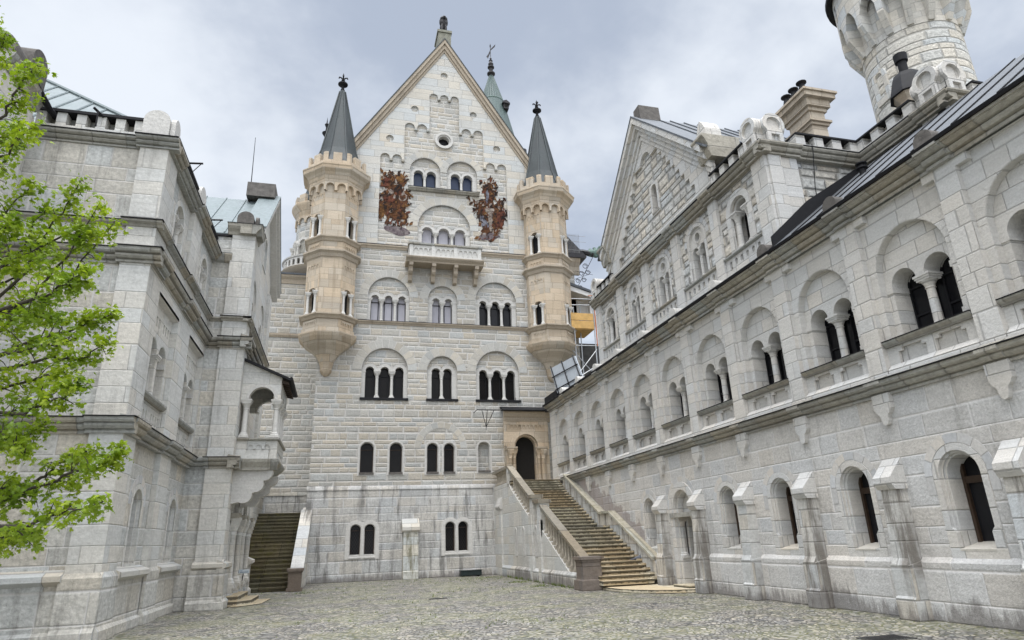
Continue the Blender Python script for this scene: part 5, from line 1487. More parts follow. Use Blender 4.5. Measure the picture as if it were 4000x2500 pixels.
up_.plate(BRr, L + [(BY1, 6.34), (BY1, 7.18), (BY0 + .04, 7.18)], (), -.025, -.24, back=True)
Bb = Fr((0, BY1, 0), (1, 0, 0), (0, 1, 0))
up_.plate(Bb, [(NX, 6.34), (NX + .32, 6.34)] + arc((NX + BX) / 2 + .02, 6.36, .40, 180, 0, 14) + [(BX - .02, 6.34), (BX - .02, 7.2), (NX, 7.66)], (), -.03, -.25, back=True)
up_.build('arcade_wall', M['bow'], lg)
rg = MB().plate(BFr, arc((NX + BX) / 2 + .02, 6.36, .40, 0, 180, 16) + arc((NX + BX) / 2 + .02, 6.36, .5, 180, 0, 16), (), .0, -.06); rg.build('archivolt', M['trim'], lg)
rf = MB().prism(BFr, [(NX, 7.72), (-1.78, 7.06), (-1.78, 6.98), (NX, 7.64)], .12, -(BY1 - BY0) - .15)
rf.tube([(-1.76, BY0 - .12, 7.05), (-1.76, BY1 + .15, 7.05)], .06, 6)
rf = rf.build('loggia_roof', M['black'], lg)
mb = Each('rafter_end', M['wood'], lg)
for k in range(8):
    y = BY0 + .1 + k * (BY1 - BY0 - .2) / 7
    F = Fr((0, y, 0), (1, 0, 0), (0, -1, 0)); mb.prism(F, [(BX - .1, 7.06), (-1.84, 6.95), (-1.84, 6.88), (BX - .1, 6.96)], .03, -.03)

# ------------------------------------------------------------------ door steps and sign
ds = MB().box(-3.2, -2.86, 22.75, 25.2, .0, .30).build('door_steps', M['stair'], None)
tag(ds, 'low pale stone steps at the door under the columned loggia', 'steps')
MB().prism(Fr((0, 0, .0), (1, 0, 0), (0, 0, 1), (0, 1, 0)), [(-3.2, 22.62), (-2.86, 22.62), (-2.5, 23.1), (-2.5, 25.2), (-3.2, 25.2)], .15, .0).build('tread', M['stair'], ds)
MB().prism(Fr((0, 0, .0), (1, 0, 0), (0, 0, 1), (0, 1, 0)), [(-3.0, 22.45), (-2.7, 22.5), (-2.2, 23.2), (-2.1, 25.1), (-3.0, 25.2)], .03, .0).build('tread', M['stair'], ds)
sg = thing('direction_sign', 'small white direction sign on a thin black post beside the dark stair', 'sign', (-3.2, 25.5, 0))
MB().tube([(-3.17, 25.52, .0), (-3.09, 25.52, .98)], .016, 6).build('post', M['black'], sg)
MB().box(-3.28, -2.905, 25.48, 25.5, .86, .985).build('panel', M['signwhite'], sg)
mb = MB(); mb.box(-3.265, -3.235, 25.474, 25.479, .88, .965); mb.box(-3.20, -3.13, 25.474, 25.479, .935, .95)
x = -3.20
for wd in (.025, .02, .03, .022, .02, .026, .02, .024, .02): mb.box(x, x + wd, 25.474, 25.479, .888, .912); x += wd + .007
mb.build('lettering', M['signblue'], sg)
# ------------------------------------------------------------------ right-hand stair up to the portal
PLAN = Fr((0, 0, 0), (1, 0, 0), (0, 0, 1), (0, 1, 0))
sr = thing('outdoor_staircase', 'long mossy yellowish stone staircase with a stone balustrade climbing to the yellow portal', 'staircase', (9, 25, 0))
XA, XB = 8.25, 9.98          # tread ends
N1, N2 = 14, 18
yy, zz = 20.45, .15; r1 = (1.98 - .15) / N1; t1 = (24.45 - 20.45) / N1
prof = []
for i in range(N1):
    prof.append((yy + i * t1, zz + (i + 1) * r1, t1 if i < N1 - 1 else 1.1))
y2 = 24.45 + 1.0; r2 = (4.33 - 1.98) / N2; t2 = (30.6 - y2) / N2
for i in range(N2):
    prof.append((y2 + i * t2, 1.98 + (i + 1) * r2, t2 if i < N2 - 1 else 3.8))
zprev = .1
for k, (y, z, run) in enumerate(prof):
    mb = MB()
    xr = XB if k < len(prof) - 1 else 10.34
    rz = r1 if k < N1 else r2
    # nosing + riser
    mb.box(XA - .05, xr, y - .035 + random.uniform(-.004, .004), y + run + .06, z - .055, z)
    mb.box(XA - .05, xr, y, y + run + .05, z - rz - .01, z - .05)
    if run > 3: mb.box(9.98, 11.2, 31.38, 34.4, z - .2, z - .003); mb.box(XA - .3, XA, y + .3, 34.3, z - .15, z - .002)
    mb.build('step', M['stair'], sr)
    if k < len(prof) - 1:                        # stepped end blocks against the right parapet
        MB().box(XB - .002, 10.24, y - .02, y + (rz / .48) * 1.0, z - rz * .4, z + rz * .42).build('end_block', M['stair'], sr)
# right parapet against the gallery wall
CP = Fr((10.14, 0, 0), (0, 1, 0), (-1, 0, 0))
L = [(20.55, .0), (20.55, .74), (20.75, .92), (24.02, 2.46), (24.95, 2.47), (28.0, 3.86), (29.3, 4.32), (29.3, .0)]
MB().prism(CP, L, -.004, -.2).build('parapet_wall', M['butt'], sr)
mb = MB()
tops = [(20.62, .84), (20.75, .93), (24.02, 2.47), (24.95, 2.48), (28.0, 3.87), (29.0, 4.36)]
for (a, za), (b, zb_) in zip(tops[:-1], tops[1:]):
    mb.plate(CP, [(a, za), (b + .004, zb_), (b + .004, zb_ + .09), (a, za + .09)], (), .1, -.2, back=True)
mb.build('parapet_coping', M['cope2'], sr)
# left side wall
XS = 7.92
SW = Fr((XS, 0, 0), (0, 1, 0), (-1, 0, 0))
wall = [(21.75, 0), (34.3, 0), (34.3, 4.30), (31.1, 4.30), (30.6, 3.92), (27.35, 2.38), (27.3, 2.2), (25.9, 1.97), (21.75, -.04)]
sl = [arch(y, 1.15, 2.0, .07, 6) for y in (29.9, 28.6, 26.7)]
MB().plate(SW, wall, sl, 0, -.35, back=True).build('side_wall', M['bow'], sr)
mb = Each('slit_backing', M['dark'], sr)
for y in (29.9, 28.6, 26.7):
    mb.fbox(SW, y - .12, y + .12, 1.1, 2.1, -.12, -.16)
mb = Each('slit_frame', M['trim'], sr)
for y in (29.9, 28.6, 26.7): mb.plate(SW, arch(y, .95, 2.0, .17, 10), [arch(y, 1.13, 2.0, .085, 8)], .03, -.02)
for a, b, h in ((25.85, 26.25, 2.35), (27.05, 27.45, 2.6), (32.4, 33.2, 3.1)):
    MB().fbox(SW, a, b, 0, h, .09, -.05).build('pilaster', M['bow'], sr)
MB().mould(SW, [(-.1, 3.1), (.12, 3.1), (.18, 3.2), (.18, 3.26), (0, 3.7), (-.1, 3.7)], 32.35, 33.25).build('pilaster_cap', M['trim'], sr)
mb = MB()
for a, b in ((21.9, 25.84), (26.26, 27.04), (27.46, 32.39)): mb.mould(SW, [(-.02, -.05), (.10, -.05), (.10, .40), (.0, .5), (-.02, .5)], a, b)
mb.build('side_plinth', M['butt'], sr)
# newel pier
nw = MB().box(7.62, 8.42, 20.75, 21.55, 0, .30).box(7.70, 8.34, 20.83, 21.47, .30, .88)
nw.lathe((8.02, 21.15, 0), [(.46, .26), (.50, .30), (.46, .34)], 4, smooth=False, rot=PI / 4)
nw = nw.build('newel_pier', M['pier'], sr)
MB().box(7.62, 8.42, 20.75, 21.55, .93, 1.02).box(7.67, 8.37, 20.8, 21.5, .86, .94).build('pier_cap', M['pier'], nw)
# balustrade: sloping coping, little arches, balusters on stepped blocks
bl = MB()
RL = [((21.45, 1.02), (25.85, 2.93)), ((27.35, 3.40), (31.0, 5.06))]
for (a, za), (b, zb_) in RL:
    bl.plate(SW, [(a, za - .10), (b, zb_ - .10), (b, zb_), (a, za)], (), .06, -.25, back=True)
bl.plate(SW, rect(25.8, 3.0, 26.35, 3.15), (), .12, -.44, back=True); bl.plate(SW, rect(26.85, 3.26, 27.4, 3.41), (), .12, -.44, back=True)
bl.plate(SW, rect(26.3, 3.09, 26.9, 3.2), (), .06, -.30, back=True)
bl.plate(SW, rect(30.95, 4.95, 34.2, 5.09), (), .06, -.25, back=True)
bl = bl.build('balustrade', M['cope'], sr)
for a, b, z0, z1 in ((25.85, 26.3, 1.7, 3.0), (26.9, 27.35, 1.9, 3.26), (30.95, 31.2, 4.2, 4.96)):
    MB().fbox(SW, a, b, z0, z1, .04, -.36).build('pier', M['bow'], bl)


def baluster(y, z0, z1):
    x = XS + .16; h = z1 - z0
    mb = MB().box(x - .12, x + .12, y - .085, y + .085, z0 - .14, z0 + .05)
    mb.lathe((x, y, 0), [(.075, z0 + .05), (.08, z0 + h * .12), (.055, z0 + h * .16), (.06, z0 + h * .25), (.05, z0 + h * .74), (.07, z0 + h * .78), (.06, z0 + h * .82), (.09, z0 + h * .9)], 8)
    mb.box(x - .1, x + .1, y - .085, y + .085, z0 + h * .9, z1 + .06)
    return mb.build('baluster', M['balu'], bl)


for (a, za), (b, zb_), n, dz in ((*RL[0], 14, .90), (*RL[1], 11, .90)):
    for i in range(n):
        f = (i + .5) / n; y = a + (b - a) * f; z = za + (zb_ - za) * f
        baluster(y, z - .11 - dz, z - .11)
for y in (26.5, 26.72): baluster(y, 2.35, 3.08)
for i in range(9): baluster(31.4 + i * .31, 4.38, 4.94)
# slab at the foot of the stair
sb = MB().prism(PLAN, [(8.30, 21.0), (8.30, 20.2), (8.38, 19.5), (8.6, 18.95), (9.0, 18.4), (9.5, 18.08), (10.3, 17.85), (10.3, 21.0)], .10, 0.0)
sb = sb.build('stone_platform', M['stair'], None); tag(sb, 'flat yellowish stone slab with a rounded corner at the foot of the long staircase', 'stone slab')

# ------------------------------------------------------------------ yellow portal at the head of the stair
YP = 33.9
PF = Fr((0, YP, 0), (1, 0, 0), (0, -1, 0))
pt_ = thing('entrance_portal', 'yellow sandstone portal with round arch and dark doorway at the top of the staircase', 'portal', (9.8, YP, 4.33))
pc_ = 9.72
MB().plate(PF, rect(8.62, 4.3, 11.03, 8.15), [arch(pc_, 4.33, 6.42, .80, 16)], 0, -.5).build('portal_wall', M['sand'], pt_)
MB().plate(PF, [(pc_ - .66, 6.32)] + arc(pc_, 6.42, .66, 180, 0, 16) + [(pc_ + .66, 6.32), (pc_ + .92, 6.32)] + arc(pc_, 6.42, .92, 0, 180, 18) + [(pc_ - .92, 6.32)], (), .09, -.2).build('archivolt', M['sand'], pt_)
MB().plate(PF, [(pc_ - .56, 4.33), (pc_ - .56, 6.42)] + arc(pc_, 6.42, .56, 180, 0, 16) + [(pc_ + .56, 6.42), (pc_ + .56, 4.33), (pc_ + .8, 4.33), (pc_ + .8, 6.42)] + arc(pc_, 6.42, .8, 0, 180, 16) + [(pc_ - .8, 6.42), (pc_ - .8, 4.33)], (), -.12, -.45).build('jamb', M['sand'], pt_)
MB().fbox(PF, pc_ - .6, pc_ + .6, 4.3, 7.1, -.44, -.5).build('door_leaf', M['dark'], pt_)
for s_ in (-1, 1):
    for k, (du, dd) in enumerate(((.70, .02), (.92, .10))):
        q = PF.p(pc_ + s_ * du, 0, dd); column(MB(), (q.x, q.y), 4.34, 6.25, .10, square=.155, n=14).build('column', M['sand'], pt_)
    MB().mould(PF, [(-.3, 6.22), (.20, 6.22), (.27, 6.3), (.27, 6.38), (-.3, 6.39)], pc_ + s_ * .55, pc_ + s_ * 1.14).build('impost', M['sand_dark'], pt_)
    MB().fbox(PF, *sorted((pc_ + s_ * .55, pc_ + s_ * 1.12)), 4.32, 4.44, .24, -.2).build('base', M['sand'], pt_)
    MB().fbox(PF, *sorted((pc_ + s_ * 1.06, pc_ + s_ * 1.24)), 6.45, 7.78, .04, -.05).build('side_strip', M['sand'], pt_)
mb = MB().plate(PF, scallop(pc_ - .92, pc_ + .92, 7.42, 7.66, 8), (), .06, -.01); mb.build('arched_frieze', M['sand'], pt_)
mb = MB().mould(PF, [(-.1, 7.78), (.03, 7.78), (.06, 7.86), (.06, 7.98), (.14, 8.06), (.2, 8.2), (.26, 8.26), (.26, 8.32), (-.1, 8.34)], 8.5, 11.15)
mb.fbox(PF, 8.6, 11.05, 7.9, 7.95, .09, .0); mb.build('cornice', M['sand_dark'], pt_)
rf = MB().prism(Fr((0, 0, 0), (0, 1, 0), (1, 0, 0)), [(YP - .42, 8.36), (YP + .55, 8.72), (YP + .55, 8.64), (YP - .42, 8.28)], 11.3, 8.42)
rf.tube([(8.40, YP - .42, 8.34), (11.3, YP - .42, 8.34)], .05, 6); rf.build('portal_roof', M['black'], pt_)
ib = thing('iron_bracket', 'thin black iron bar with three hanging rods on the wall beside the portal', 'bracket', (7.7, YP + .3, 8.4))
mb = MB().tube([(6.95, YP - .36, 8.33), (8.5, YP - .36, 8.33)], .028, 6); mb.tube([(6.95, YP - .36, 8.33), (6.95, YF, 8.33)], .02, 5); mb.build('bar', M['black'], ib)
for x in (7.22, 7.52, 7.9):
    MB().tube([(x, YP - .36, 8.33), (7.5, YP - .1, 7.45)], .018, 5).build('rod', M['black'], ib)
MB().tube([(7.5, YP - .1, 7.47), (7.5, YP - .1, 7.3)], .014, 5).build('hook', M['black'], ib)

# ------------------------------------------------------------------ dark left-hand stair
sl_ = thing('shaded_staircase', 'dark mossy stone staircase in the gap between the loggia and the tall hall', 'staircase', (-2.8, 32, 0))
NS_ = 20; ry = (36.2 - 29.3) / NS_; rz = 3.35 / NS_
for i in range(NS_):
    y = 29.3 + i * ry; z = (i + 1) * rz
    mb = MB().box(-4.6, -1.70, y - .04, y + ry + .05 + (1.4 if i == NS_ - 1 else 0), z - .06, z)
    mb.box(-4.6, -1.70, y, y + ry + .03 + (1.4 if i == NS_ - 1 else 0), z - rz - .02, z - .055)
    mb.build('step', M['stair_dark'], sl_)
CS = Fr((-1.31, 0, 0), (0, 1, 0), (1, 0, 0))
MB().prism(CS, [(29.2, 0), (35.2, 0), (35.2, 3.55), (34.6, 3.42), (29.2, .76)], 0, -.4).build('parapet_wall', M['bow'], sl_)
MB().prism(CS, [(29.1, .72), (34.4, 3.32), (34.4, 3.42), (29.1, .84)], .05, -.46).build('parapet_coping', M['butt'], sl_)
pr2 = MB().box(-1.86, -1.26, 28.7, 29.25, 0, .12).box(-1.81, -1.31, 28.74, 29.22, .12, .72); pr2 = pr2.build('end_pier', M['pier'], sl_)
MB().box(-1.88, -1.24, 28.68, 29.28, .76, .86).box(-1.84, -1.28, 28.72, 29.24, .70, .78).build('pier_cap', M['pier'], pr2)
MB().box(-5, -3.9, 29.3, 37.5, 0, 5.0).build('left_wall', M['bow_rough'], sl_)

# ------------------------------------------------------------------ small things in the yard
bx = MB().box(6.0, 7.05, 33.55, 33.98, .04, .26)
bx.plate(Fr((0, 33.55, 0), (1, 0, 0), (0, -1, 0)), rect(6.03, .06, 7.02, .24), (), .012, 0)
o = bx.build('metal_trough', M['trough'], None); tag(o, 'low dark green metal trough on the cobbles under the pair of ground windows', 'trough')
mb = MB().box(5.97, 7.08, 33.52, 34.0, .26, .285); mb.build('lid', M['trough'], o)
mb = MB().box(6.1, 6.2, 33.6, 33.9, 0, .045).box(6.85, 6.95, 33.6, 33.9, 0, .045); mb.build('foot', M['black'], o)

# pigeon on the stair end block
pg = fused('pigeon', plain('grey_pigeon_feathers', (.13, .14, .17), .7, 0, .4, 14), None,
           [((0, 0, .14), (.075, .13, .075), -.25), ((0, -.10, .20), (.045, .055, .06)), ((0, -.125, .255), (.036, .042, .036)), ((0, -.165, .25), (.012, .022, .01)), ((0, .17, .12), (.045, .11, .018), -.15),
            ((.06, .03, .15), (.02, .11, .05), -.2), ((-.06, .03, .15), (.02, .11, .05), -.2)], (10.06, 21.72, prof[3][1] + r1 * .42), .012)
pg.rotation_euler = (0, 0, R(70)); tag(pg, 'grey pigeon perched on the stepped edge of the long yellowish staircase', 'pigeon')
mb = MB()
for s_ in (-1, 1):
    q = Vector(pg.location)
    mb.tube([q + Vector((s_ * .03, 0, .09)), q + Vector((s_ * .03, -.01, .0))], .007, 5); mb.tube([q + Vector((s_ * .03, -.01, .004)), q + Vector((s_ * .03, -.05, .004))], .006, 5)
mb.build('foot', plain('pink_pigeon_foot', (.4, .14, .12)), pg)

# drain grate and dark slab let into the paving
def grate(x0, x1, y0, y1, label):
    o = MB().box(x0, x1, y0, y0 + .03, .0, .012).box(x0, x1, y1 - .03, y1, .0, .012).box(x0, x0 + .03, y0, y1, .0, .0115).box(x1 - .03, x1, y0, y1, .0, .0115).box(x0 + .02, x1 - .02, y0 + .02, y1 - .02, .0, .004)
    o = o.build('drain_grate', M['shade_grate'], None); tag(o, label, 'drain grate', 'drain grates in the paving')
    n = int((x1 - x0) / .06)
    for k in range(1, n):
        x = x0 + (x1 - x0) * k / n
        MB().box(x - .01, x + .01, y0 + .02, y1 - .02, .0, .011).build('bar', M['bronze'], o)


grate(2.8, 3.35, 21.05, 21.35, 'narrow dark drain grate in the cobbles in front of the tall hall')
grate(7.75, 8.45, 8.75, 9.2, 'dark slab in the cobbles near the buttressed wing, shaped as a drain grate')  # stands in for a dark slab, built with the grate shape
# ------------------------------------------------------------------ towers behind the hall
bt_ = thing('stair_tower', 'slim round limestone tower with a balustrade, half hidden behind the turret nearest the loggia', 'tower', (-2.1, 40, 0))
C = (-2.1, 40, 0)
MB().lathe(C, [(1.45, 0), (1.45, 22.4)], 40).build('shaft', M['stairtower'], bt_)
MB().lathe(C, [(1.6, 17.5), (1.9, 17.75), (2.15, 17.95), (2.2, 18.1), (1.4, 18.12)], 40).build('gallery_floor', M['sand_dark'], bt_)
n = 36
for k in range(n):
    a = 2 * PI * k / n
    F = Fr((C[0] + 2.1 * math.cos(a), C[1] + 2.1 * math.sin(a), 0), (-math.sin(a), math.cos(a), 0), (math.cos(a), math.sin(a), 0))
    if math.sin(a) > .5: continue
    MB().plate(F, rect(-.184, 18.12, .184, 18.72), [arch(0, 18.2, 18.5, .1, 6)], 0, -.12, back=True).build('balustrade_panel', M['trim'], bt_)
MB().lathe(C, [(2.0, 18.71), (2.16, 18.71), (2.18, 18.8), (2.0, 18.82)], 40).build('handrail', M['trim'], bt_)
MB().lathe(C, [(1.45, 21.75), (1.52, 21.85), (1.55, 22.1), (1.78, 22.5), (1.84, 22.62), (1.84, 22.72), (1.4, 22.74)], 40).build('cornice', M['sand'], bt_)
for k in range(12):
    a = 2 * PI * (k + .5) / 12
    F = Fr((C[0] + 1.62 * math.cos(a), C[1] + 1.62 * math.sin(a), 0), (-math.sin(a), math.cos(a), 0), (math.cos(a), math.sin(a), 0))
    MB().plate(F, rect(-.26, 22.7, .26, 23.42), (), .02, -.2, back=True).build('merlon', M['sand'], bt_)
for k in range(16):
    a = 2 * PI * k / 16
    F = Fr((C[0] + 1.45 * math.cos(a), C[1] + 1.45 * math.sin(a), 0), (-math.sin(a), math.cos(a), 0), (math.cos(a), math.sin(a), 0))
    MB().plate(F, scallop(-.30, .30, 21.35, 21.85, 1), (), .1, -.05).build('corbel_arch', M['sand'], bt_)
MB().lathe(C, [(1.35, 22.6), (1.25, 23.3), (.12, 28.6)], 12, smooth=False).build('spire', M['copper'], bt_)
MB().lathe(C, [(.1, 28.4), (.13, 28.6), (.1, 28.7), (.3, 29.0), (.3, 29.06), (.1, 29.2), (.06, 29.5), (.16, 29.75), (.05, 29.9), (.0, 30.4)], 10).build('finial', M['black'], bt_)
for a in (PI * 1.12, PI * 1.3):
    F = Fr((C[0] + 1.45 * math.cos(a), C[1] + 1.45 * math.sin(a), 0), (-math.sin(a), math.cos(a), 0), (math.cos(a), math.sin(a), 0))
    w = MB().plate(F, arch(0, 18.3, 19.9, .40, 10), [arch(0, 18.35, 19.9, .24, 10)], .12, -.1).build('window', M['trim'], bt_)
    MB().fbox(F, -.25, .25, 18.3, 20.15, .02, .0).build('pane', M['trim_dark'], w)
    for s_ in (-1, 1):
        q = F.p(s_ * .32, 0, .14); column(MB(), (q.x, q.y), 18.3, 19.85, .07, n=8).build('column', M['col'], w)

sp = thing('spire_tower', 'tall round tower with a green fluted copper spire and weather vane behind the gable', 'tower', (11.15, 45, 0))
C = (11.15, 45, 0)
MB().lathe(C, [(2.05, 0), (2.05, 33.0)], 32).build('shaft', M['hall'], sp)
MB().lathe(C, [(2.15, 32.5), (2.3, 32.9), (2.0, 33.2), (1.05, 37.35), (1.03, 37.4), (.18, 40.3)], 28, smooth=False).build('spire', M['teal'], sp)
mb = MB()
for k in range(28):
    a = 2 * PI * k / 28
    mb.tube([(C[0] + math.cos(a) * 1.04, 45 + math.sin(a) * 1.04, 37.35), (C[0] + math.cos(a) * .18, 45 + math.sin(a) * .18, 40.28)], .035, 4)
mb.build('seam', M['teal'], sp)
mb = MB().lathe(C, [(1.06, 37.3), (1.09, 37.36), (1.06, 37.42)], 28); mb.build('band', M['verdigris'], sp)
MB().lathe(C, [(.18, 40.2), (.2, 40.35), (.36, 40.5), (.36, 40.6), (.16, 40.75), (.18, 41.1), (.30, 41.2), (.30, 41.28), (.16, 41.35), (.24, 41.6), (.14, 41.85), (.18, 41.95), (.06, 42.05), (.1, 42.2), (.03, 42.35), (.025, 43.4), (.07, 43.6), (.0, 43.9)], 12).build('finial', M['bronze'], sp)
VF = Fr((C[0], 45, 0), (.8, -.6, 0), (-.6, -.8, 0))
MB().prism(VF, [(.0, 43.1), (.42, 43.35), (.5, 43.6), (.36, 43.5), (.02, 43.25), (-.2, 42.8), (-.42, 42.55), (-.32, 42.5), (-.28, 42.3), (-.12, 42.65), (.02, 42.95)], .015, -.015).build('weather_vane', M['bronze'], sp)
dm = MB().box(11.85, 12.3, 43.75, 44.5, 36.15, 36.7); dm.prism(Fr((0, 43.72, 0), (1, 0, 0), (0, -1, 0)), [(11.75, 36.66), (12.4, 36.58), (12.38, 36.7), (12.08, 36.95), (11.76, 36.8)], .08, -.8)
dm = dm.build('dormer', M['bronze'], sp)
MB().plate(Fr((0, 43.75, 0), (1, 0, 0), (0, -1, 0)), circle(12.08, 36.42, .16, 14), (), .01, -.02).build('dormer_opening', M['dark'], dm)

# flue behind the right turret
fl = MB().lathe((11.05, 36.2, 0), [(.16, 22), (.16, 26.0), (.2, 26.05), (.2, 26.25), (.15, 26.3), (.15, 26.5), (.26, 26.55), (.26, 26.9), (.0, 26.9)], 12)
fl.build('roof_flue', M['bronze'], hall)

# ------------------------------------------------------------------ side bay of the hall with the dragon spout
PV = Fr((0, 35.2, 0), (1, 0, 0), (0, -1, 0))
pv_ = MB().box(11.6, 13.75, 35.2, 38, 9, 17.5).build('side_bay', M['hall'], hall)
mb = MB().mould(PV, [(-.1, 17.4), (.05, 17.4), (.1, 17.6), (.1, 17.9), (.3, 18.2), (.4, 18.4), (-.1, 18.4)], 12.0, 14.1); mb.fbox(PV, 12.0, 13.95, 17.9, 18.4, .1, -2.4)
mb.build('bay_cornice', M['sand'], pv_)
MB().prism(PV, [(12.0, 18.4), (14.45, 18.4), (14.5, 18.5), (13.3, 19.8), (12.0, 20.6)], .5, -3).build('bay_roof', M['bronze'], pv_)
mb = MB()
for k in range(12):
    x = 13.1 + k * .085; mb.tube([(x, 34.7, 18.7), (x, 34.7, 20.0)], .012, 4)
for z in (18.9, 19.5, 19.9): mb.tube([(13.0, 34.7, z), (14.5, 34.7, z)], .015, 4)
mb.build('roof_railing', M['steel'], pv_)
gy = MB().tube([(13.6, 34.9, 18.85), (14.3, 34.9, 18.9), (15.0, 34.9, 18.78)], .15, 8, r1=.2).build('dragon_spout', M['bronze'], hall, 'green bronze dragon head waterspout')
fused('dragon_head', M['verdigris'], gy, [((14.9, 34.9, 18.85), (.4, .2, .24)), ((15.3, 34.9, 18.95), (.32, .2, .24)), ((15.65, 34.9, 19.08), (.28, .17, .2)), ((15.95, 34.9, 19.12), (.2, .12, .07), .3, 'Y'), ((15.9, 34.9, 18.86), (.2, .1, .05), -.25, 'Y'),
      ((15.5, 34.78, 19.28), (.14, .05, .12)), ((15.5, 35.02, 19.28), (.14, .05, .12)), ((15.15, 34.9, 19.2), (.14, .06, .12)), ((14.85, 34.9, 19.1), (.12, .06, .1)), ((15.2, 34.9, 18.68), (.2, .12, .12)), ((15.6, 34.9, 18.75), (.12, .1, .1)), ((15.72, 34.8, 19.2), (.06, .06, .06))], (0, 0, 0), .04).location = Vector((0, 0, 0)) - Vector(hall.location)
sc_ = MB(); p0 = Vector((15.0, 34.9, 18.6)); p1 = Vector((13.55, 34.9, 16.0))
sc_.tube([p0, p1], .02, 5)
for k in range(7):
    c = p0.lerp(p1, .3 + k * .1); s_ = 1 if k % 2 else -1; r = .2 - .012 * k
    nrm = Vector((.8, 0, -.5)) * s_ * .18
    pts = []
    for j in range(15):
        a = j / 14 * 2 * PI * 1.35; rr = r * (1 - .55 * j / 14)
        pts.append(c + nrm + Vector((rr * math.cos(a), 0, rr * math.sin(a))))
    sc_.tube(pts, .02, 4)
sc_.tube([(13.7, 34.9, 17.55), (14.9, 34.9, 17.35)], .012, 4); sc_.tube([(13.6, 34.9, 16.95), (14.7, 34.9, 17.4)], .012, 4)
sc_.tube([(13.2, 34.9, 16.35), (13.6, 34.9, 16.3), (13.75, 34.9, 15.9)], .04, 5)
sc_.build('scroll_stay', M['bronze'], gy)

# ------------------------------------------------------------------ building site between hall and upper residence
hut = thing('site_hut', 'white temporary hut with a dark roof above the yellow scaffold deck', 'hut', (13.6, 36, 14))
MB().prism(Fr((0, 34.6, 0), (1, 0, 0), (0, -1, 0)), [(12.3, 16.62), (15.2, 15.70), (15.2, 15.56), (12.3, 16.45)], .5, -3).build('roof', M['slate'], hut)
MB().prism(Fr((0, 34.6, 0), (1, 0, 0), (0, -1, 0)), [(12.3, 16.44), (15.15, 15.55), (15.15, 15.3), (12.3, 16.1)], .42, -2.9).build('eaves_board', M['white'], hut)
MB().box(12.6, 14.9, 35.2, 37.5, 14.0, 15.7).build('wall', M['white'], hut)
mb = MB(); bars(mb, Fr((0, 35.2, 0), (1, 0, 0), (0, -1, 0)), 13.2, 13.95, 14.2, 15.4, .03, .07, 1, ()); mb.build('door', M['signwhite'], hut)
MB().box(14.35, 14.6, 34.5, 34.8, 14.0, 15.4).build('post', M['white'], hut)
sf = thing('scaffold', 'steel scaffold with yellow plywood deck and rusty tubes below the white hut', 'scaffold', (13.5, 34, 9))
for x, y, z0, z1, m in ((14.15, 33.6, 9.5, 15.6, 'steel'), (14.22, 33.5, 12.2, 16.0, 'orange'), (12.9, 33.6, 9.4, 14.6, 'steel'), (13.5, 34.2, 9.4, 14.3, 'steel'), (15.0, 33.8, 9.5, 15.6, 'steel')):
    MB().tube([(x, y, z0), (x, y, z1)], .035, 6).build('pole', M[m], sf)
for a, b, m in (((12.8, 33.55, 15.1), (15.2, 33.55, 15.15), 'steel'), ((12.8, 33.55, 14.7), (14.2, 33.55, 14.75), 'steel'), ((13.9, 33.55, 15.35), (15.2, 33.55, 15.45), 'orange'), ((12.6, 33.6, 12.2), (15.2, 33.6, 12.25), 'steel'),
                ((12.7, 33.6, 11.9), (14.2, 33.6, 10.2), 'steel'), ((12.7, 33.6, 10.2), (14.2, 33.6, 12.0), 'steel'), ((14.1, 33.6, 11.1), (15.4, 33.6, 11.0), 'orange'), ((14.1, 33.6, 11.0), (15.4, 33.6, 9.9), 'orange'),
                ((11.8, 33.2, 10.2), (14.6, 33.2, 9.9), 'steel'), ((11.8, 33.0, 9.6), (13.8, 33.0, 10.8), 'steel')):
    MB().tube([a, b], .03, 6).build('tube', M[m], sf)
MB().box(12.7, 14.1, 33.5, 33.56, 13.25, 13.72).box(12.7, 14.1, 33.51, 33.56, 13.76, 14.2).box(12.7, 14.1, 33.56, 35.2, 13.2, 13.28).build('deck', M['ply'], sf, 'yellow plywood deck front')
MB().box(14.28, 15.2, 33.7, 33.75, 13.3, 14.2).build('board', M['white'], sf)
MB().box(12.4, 15.6, 36.6, 36.8, 8, 13.3).build('backing_wall', M['shade_grate'], sf)  # dark grey colour stands in for the shade under the deck
# grey panel leaning on the gallery roof
pnl = thing('leaning_panel', 'pale grey rectangular panel with a dark frame, leaning on the gallery roof', 'panel', (11, 30, 9))
a, b, c, d = Vector((10.7, 31.0, 8.75)), Vector((11.25, 28.6, 8.95)), Vector((11.35, 29.8, 10.45)), Vector((10.75, 32.1, 10.35))
nn = (b - a).cross(d - a).normalized()
if nn.x > 0: nn = -nn
MB().add([a, b, c, d, a - nn * .06, b - nn * .06, c - nn * .06, d - nn * .06], [(0, 1, 2, 3), (7, 6, 5, 4), (0, 4, 5, 1), (1, 5, 6, 2), (2, 6, 7, 3), (3, 7, 4, 0)]) if False else None
mb = MB(); mb.add([a, b, c, d, a - nn * .06, b - nn * .06, c - nn * .06, d - nn * .06], [(0, 1, 2, 3), (7, 6, 5, 4), (0, 4, 5, 1), (1, 5, 6, 2), (2, 6, 7, 3), (3, 7, 4, 0)])
mb.build('panel', M['greypanel'], pnl)
for k in range(3):
    f = .06 + .44 * k
    MB().tube([a.lerp(b, f) + nn * .03 - (d - a) * .06, d.lerp(c, f) + nn * .03 + (d - a) * .05], .035, 5).build('bar', M['black'], pnl)
for f in (.12, .62):
    MB().tube([a.lerp(d, f) + nn * .04, b.lerp(c, f) + nn * .04], .03, 5).build('bar', M['black'], pnl)
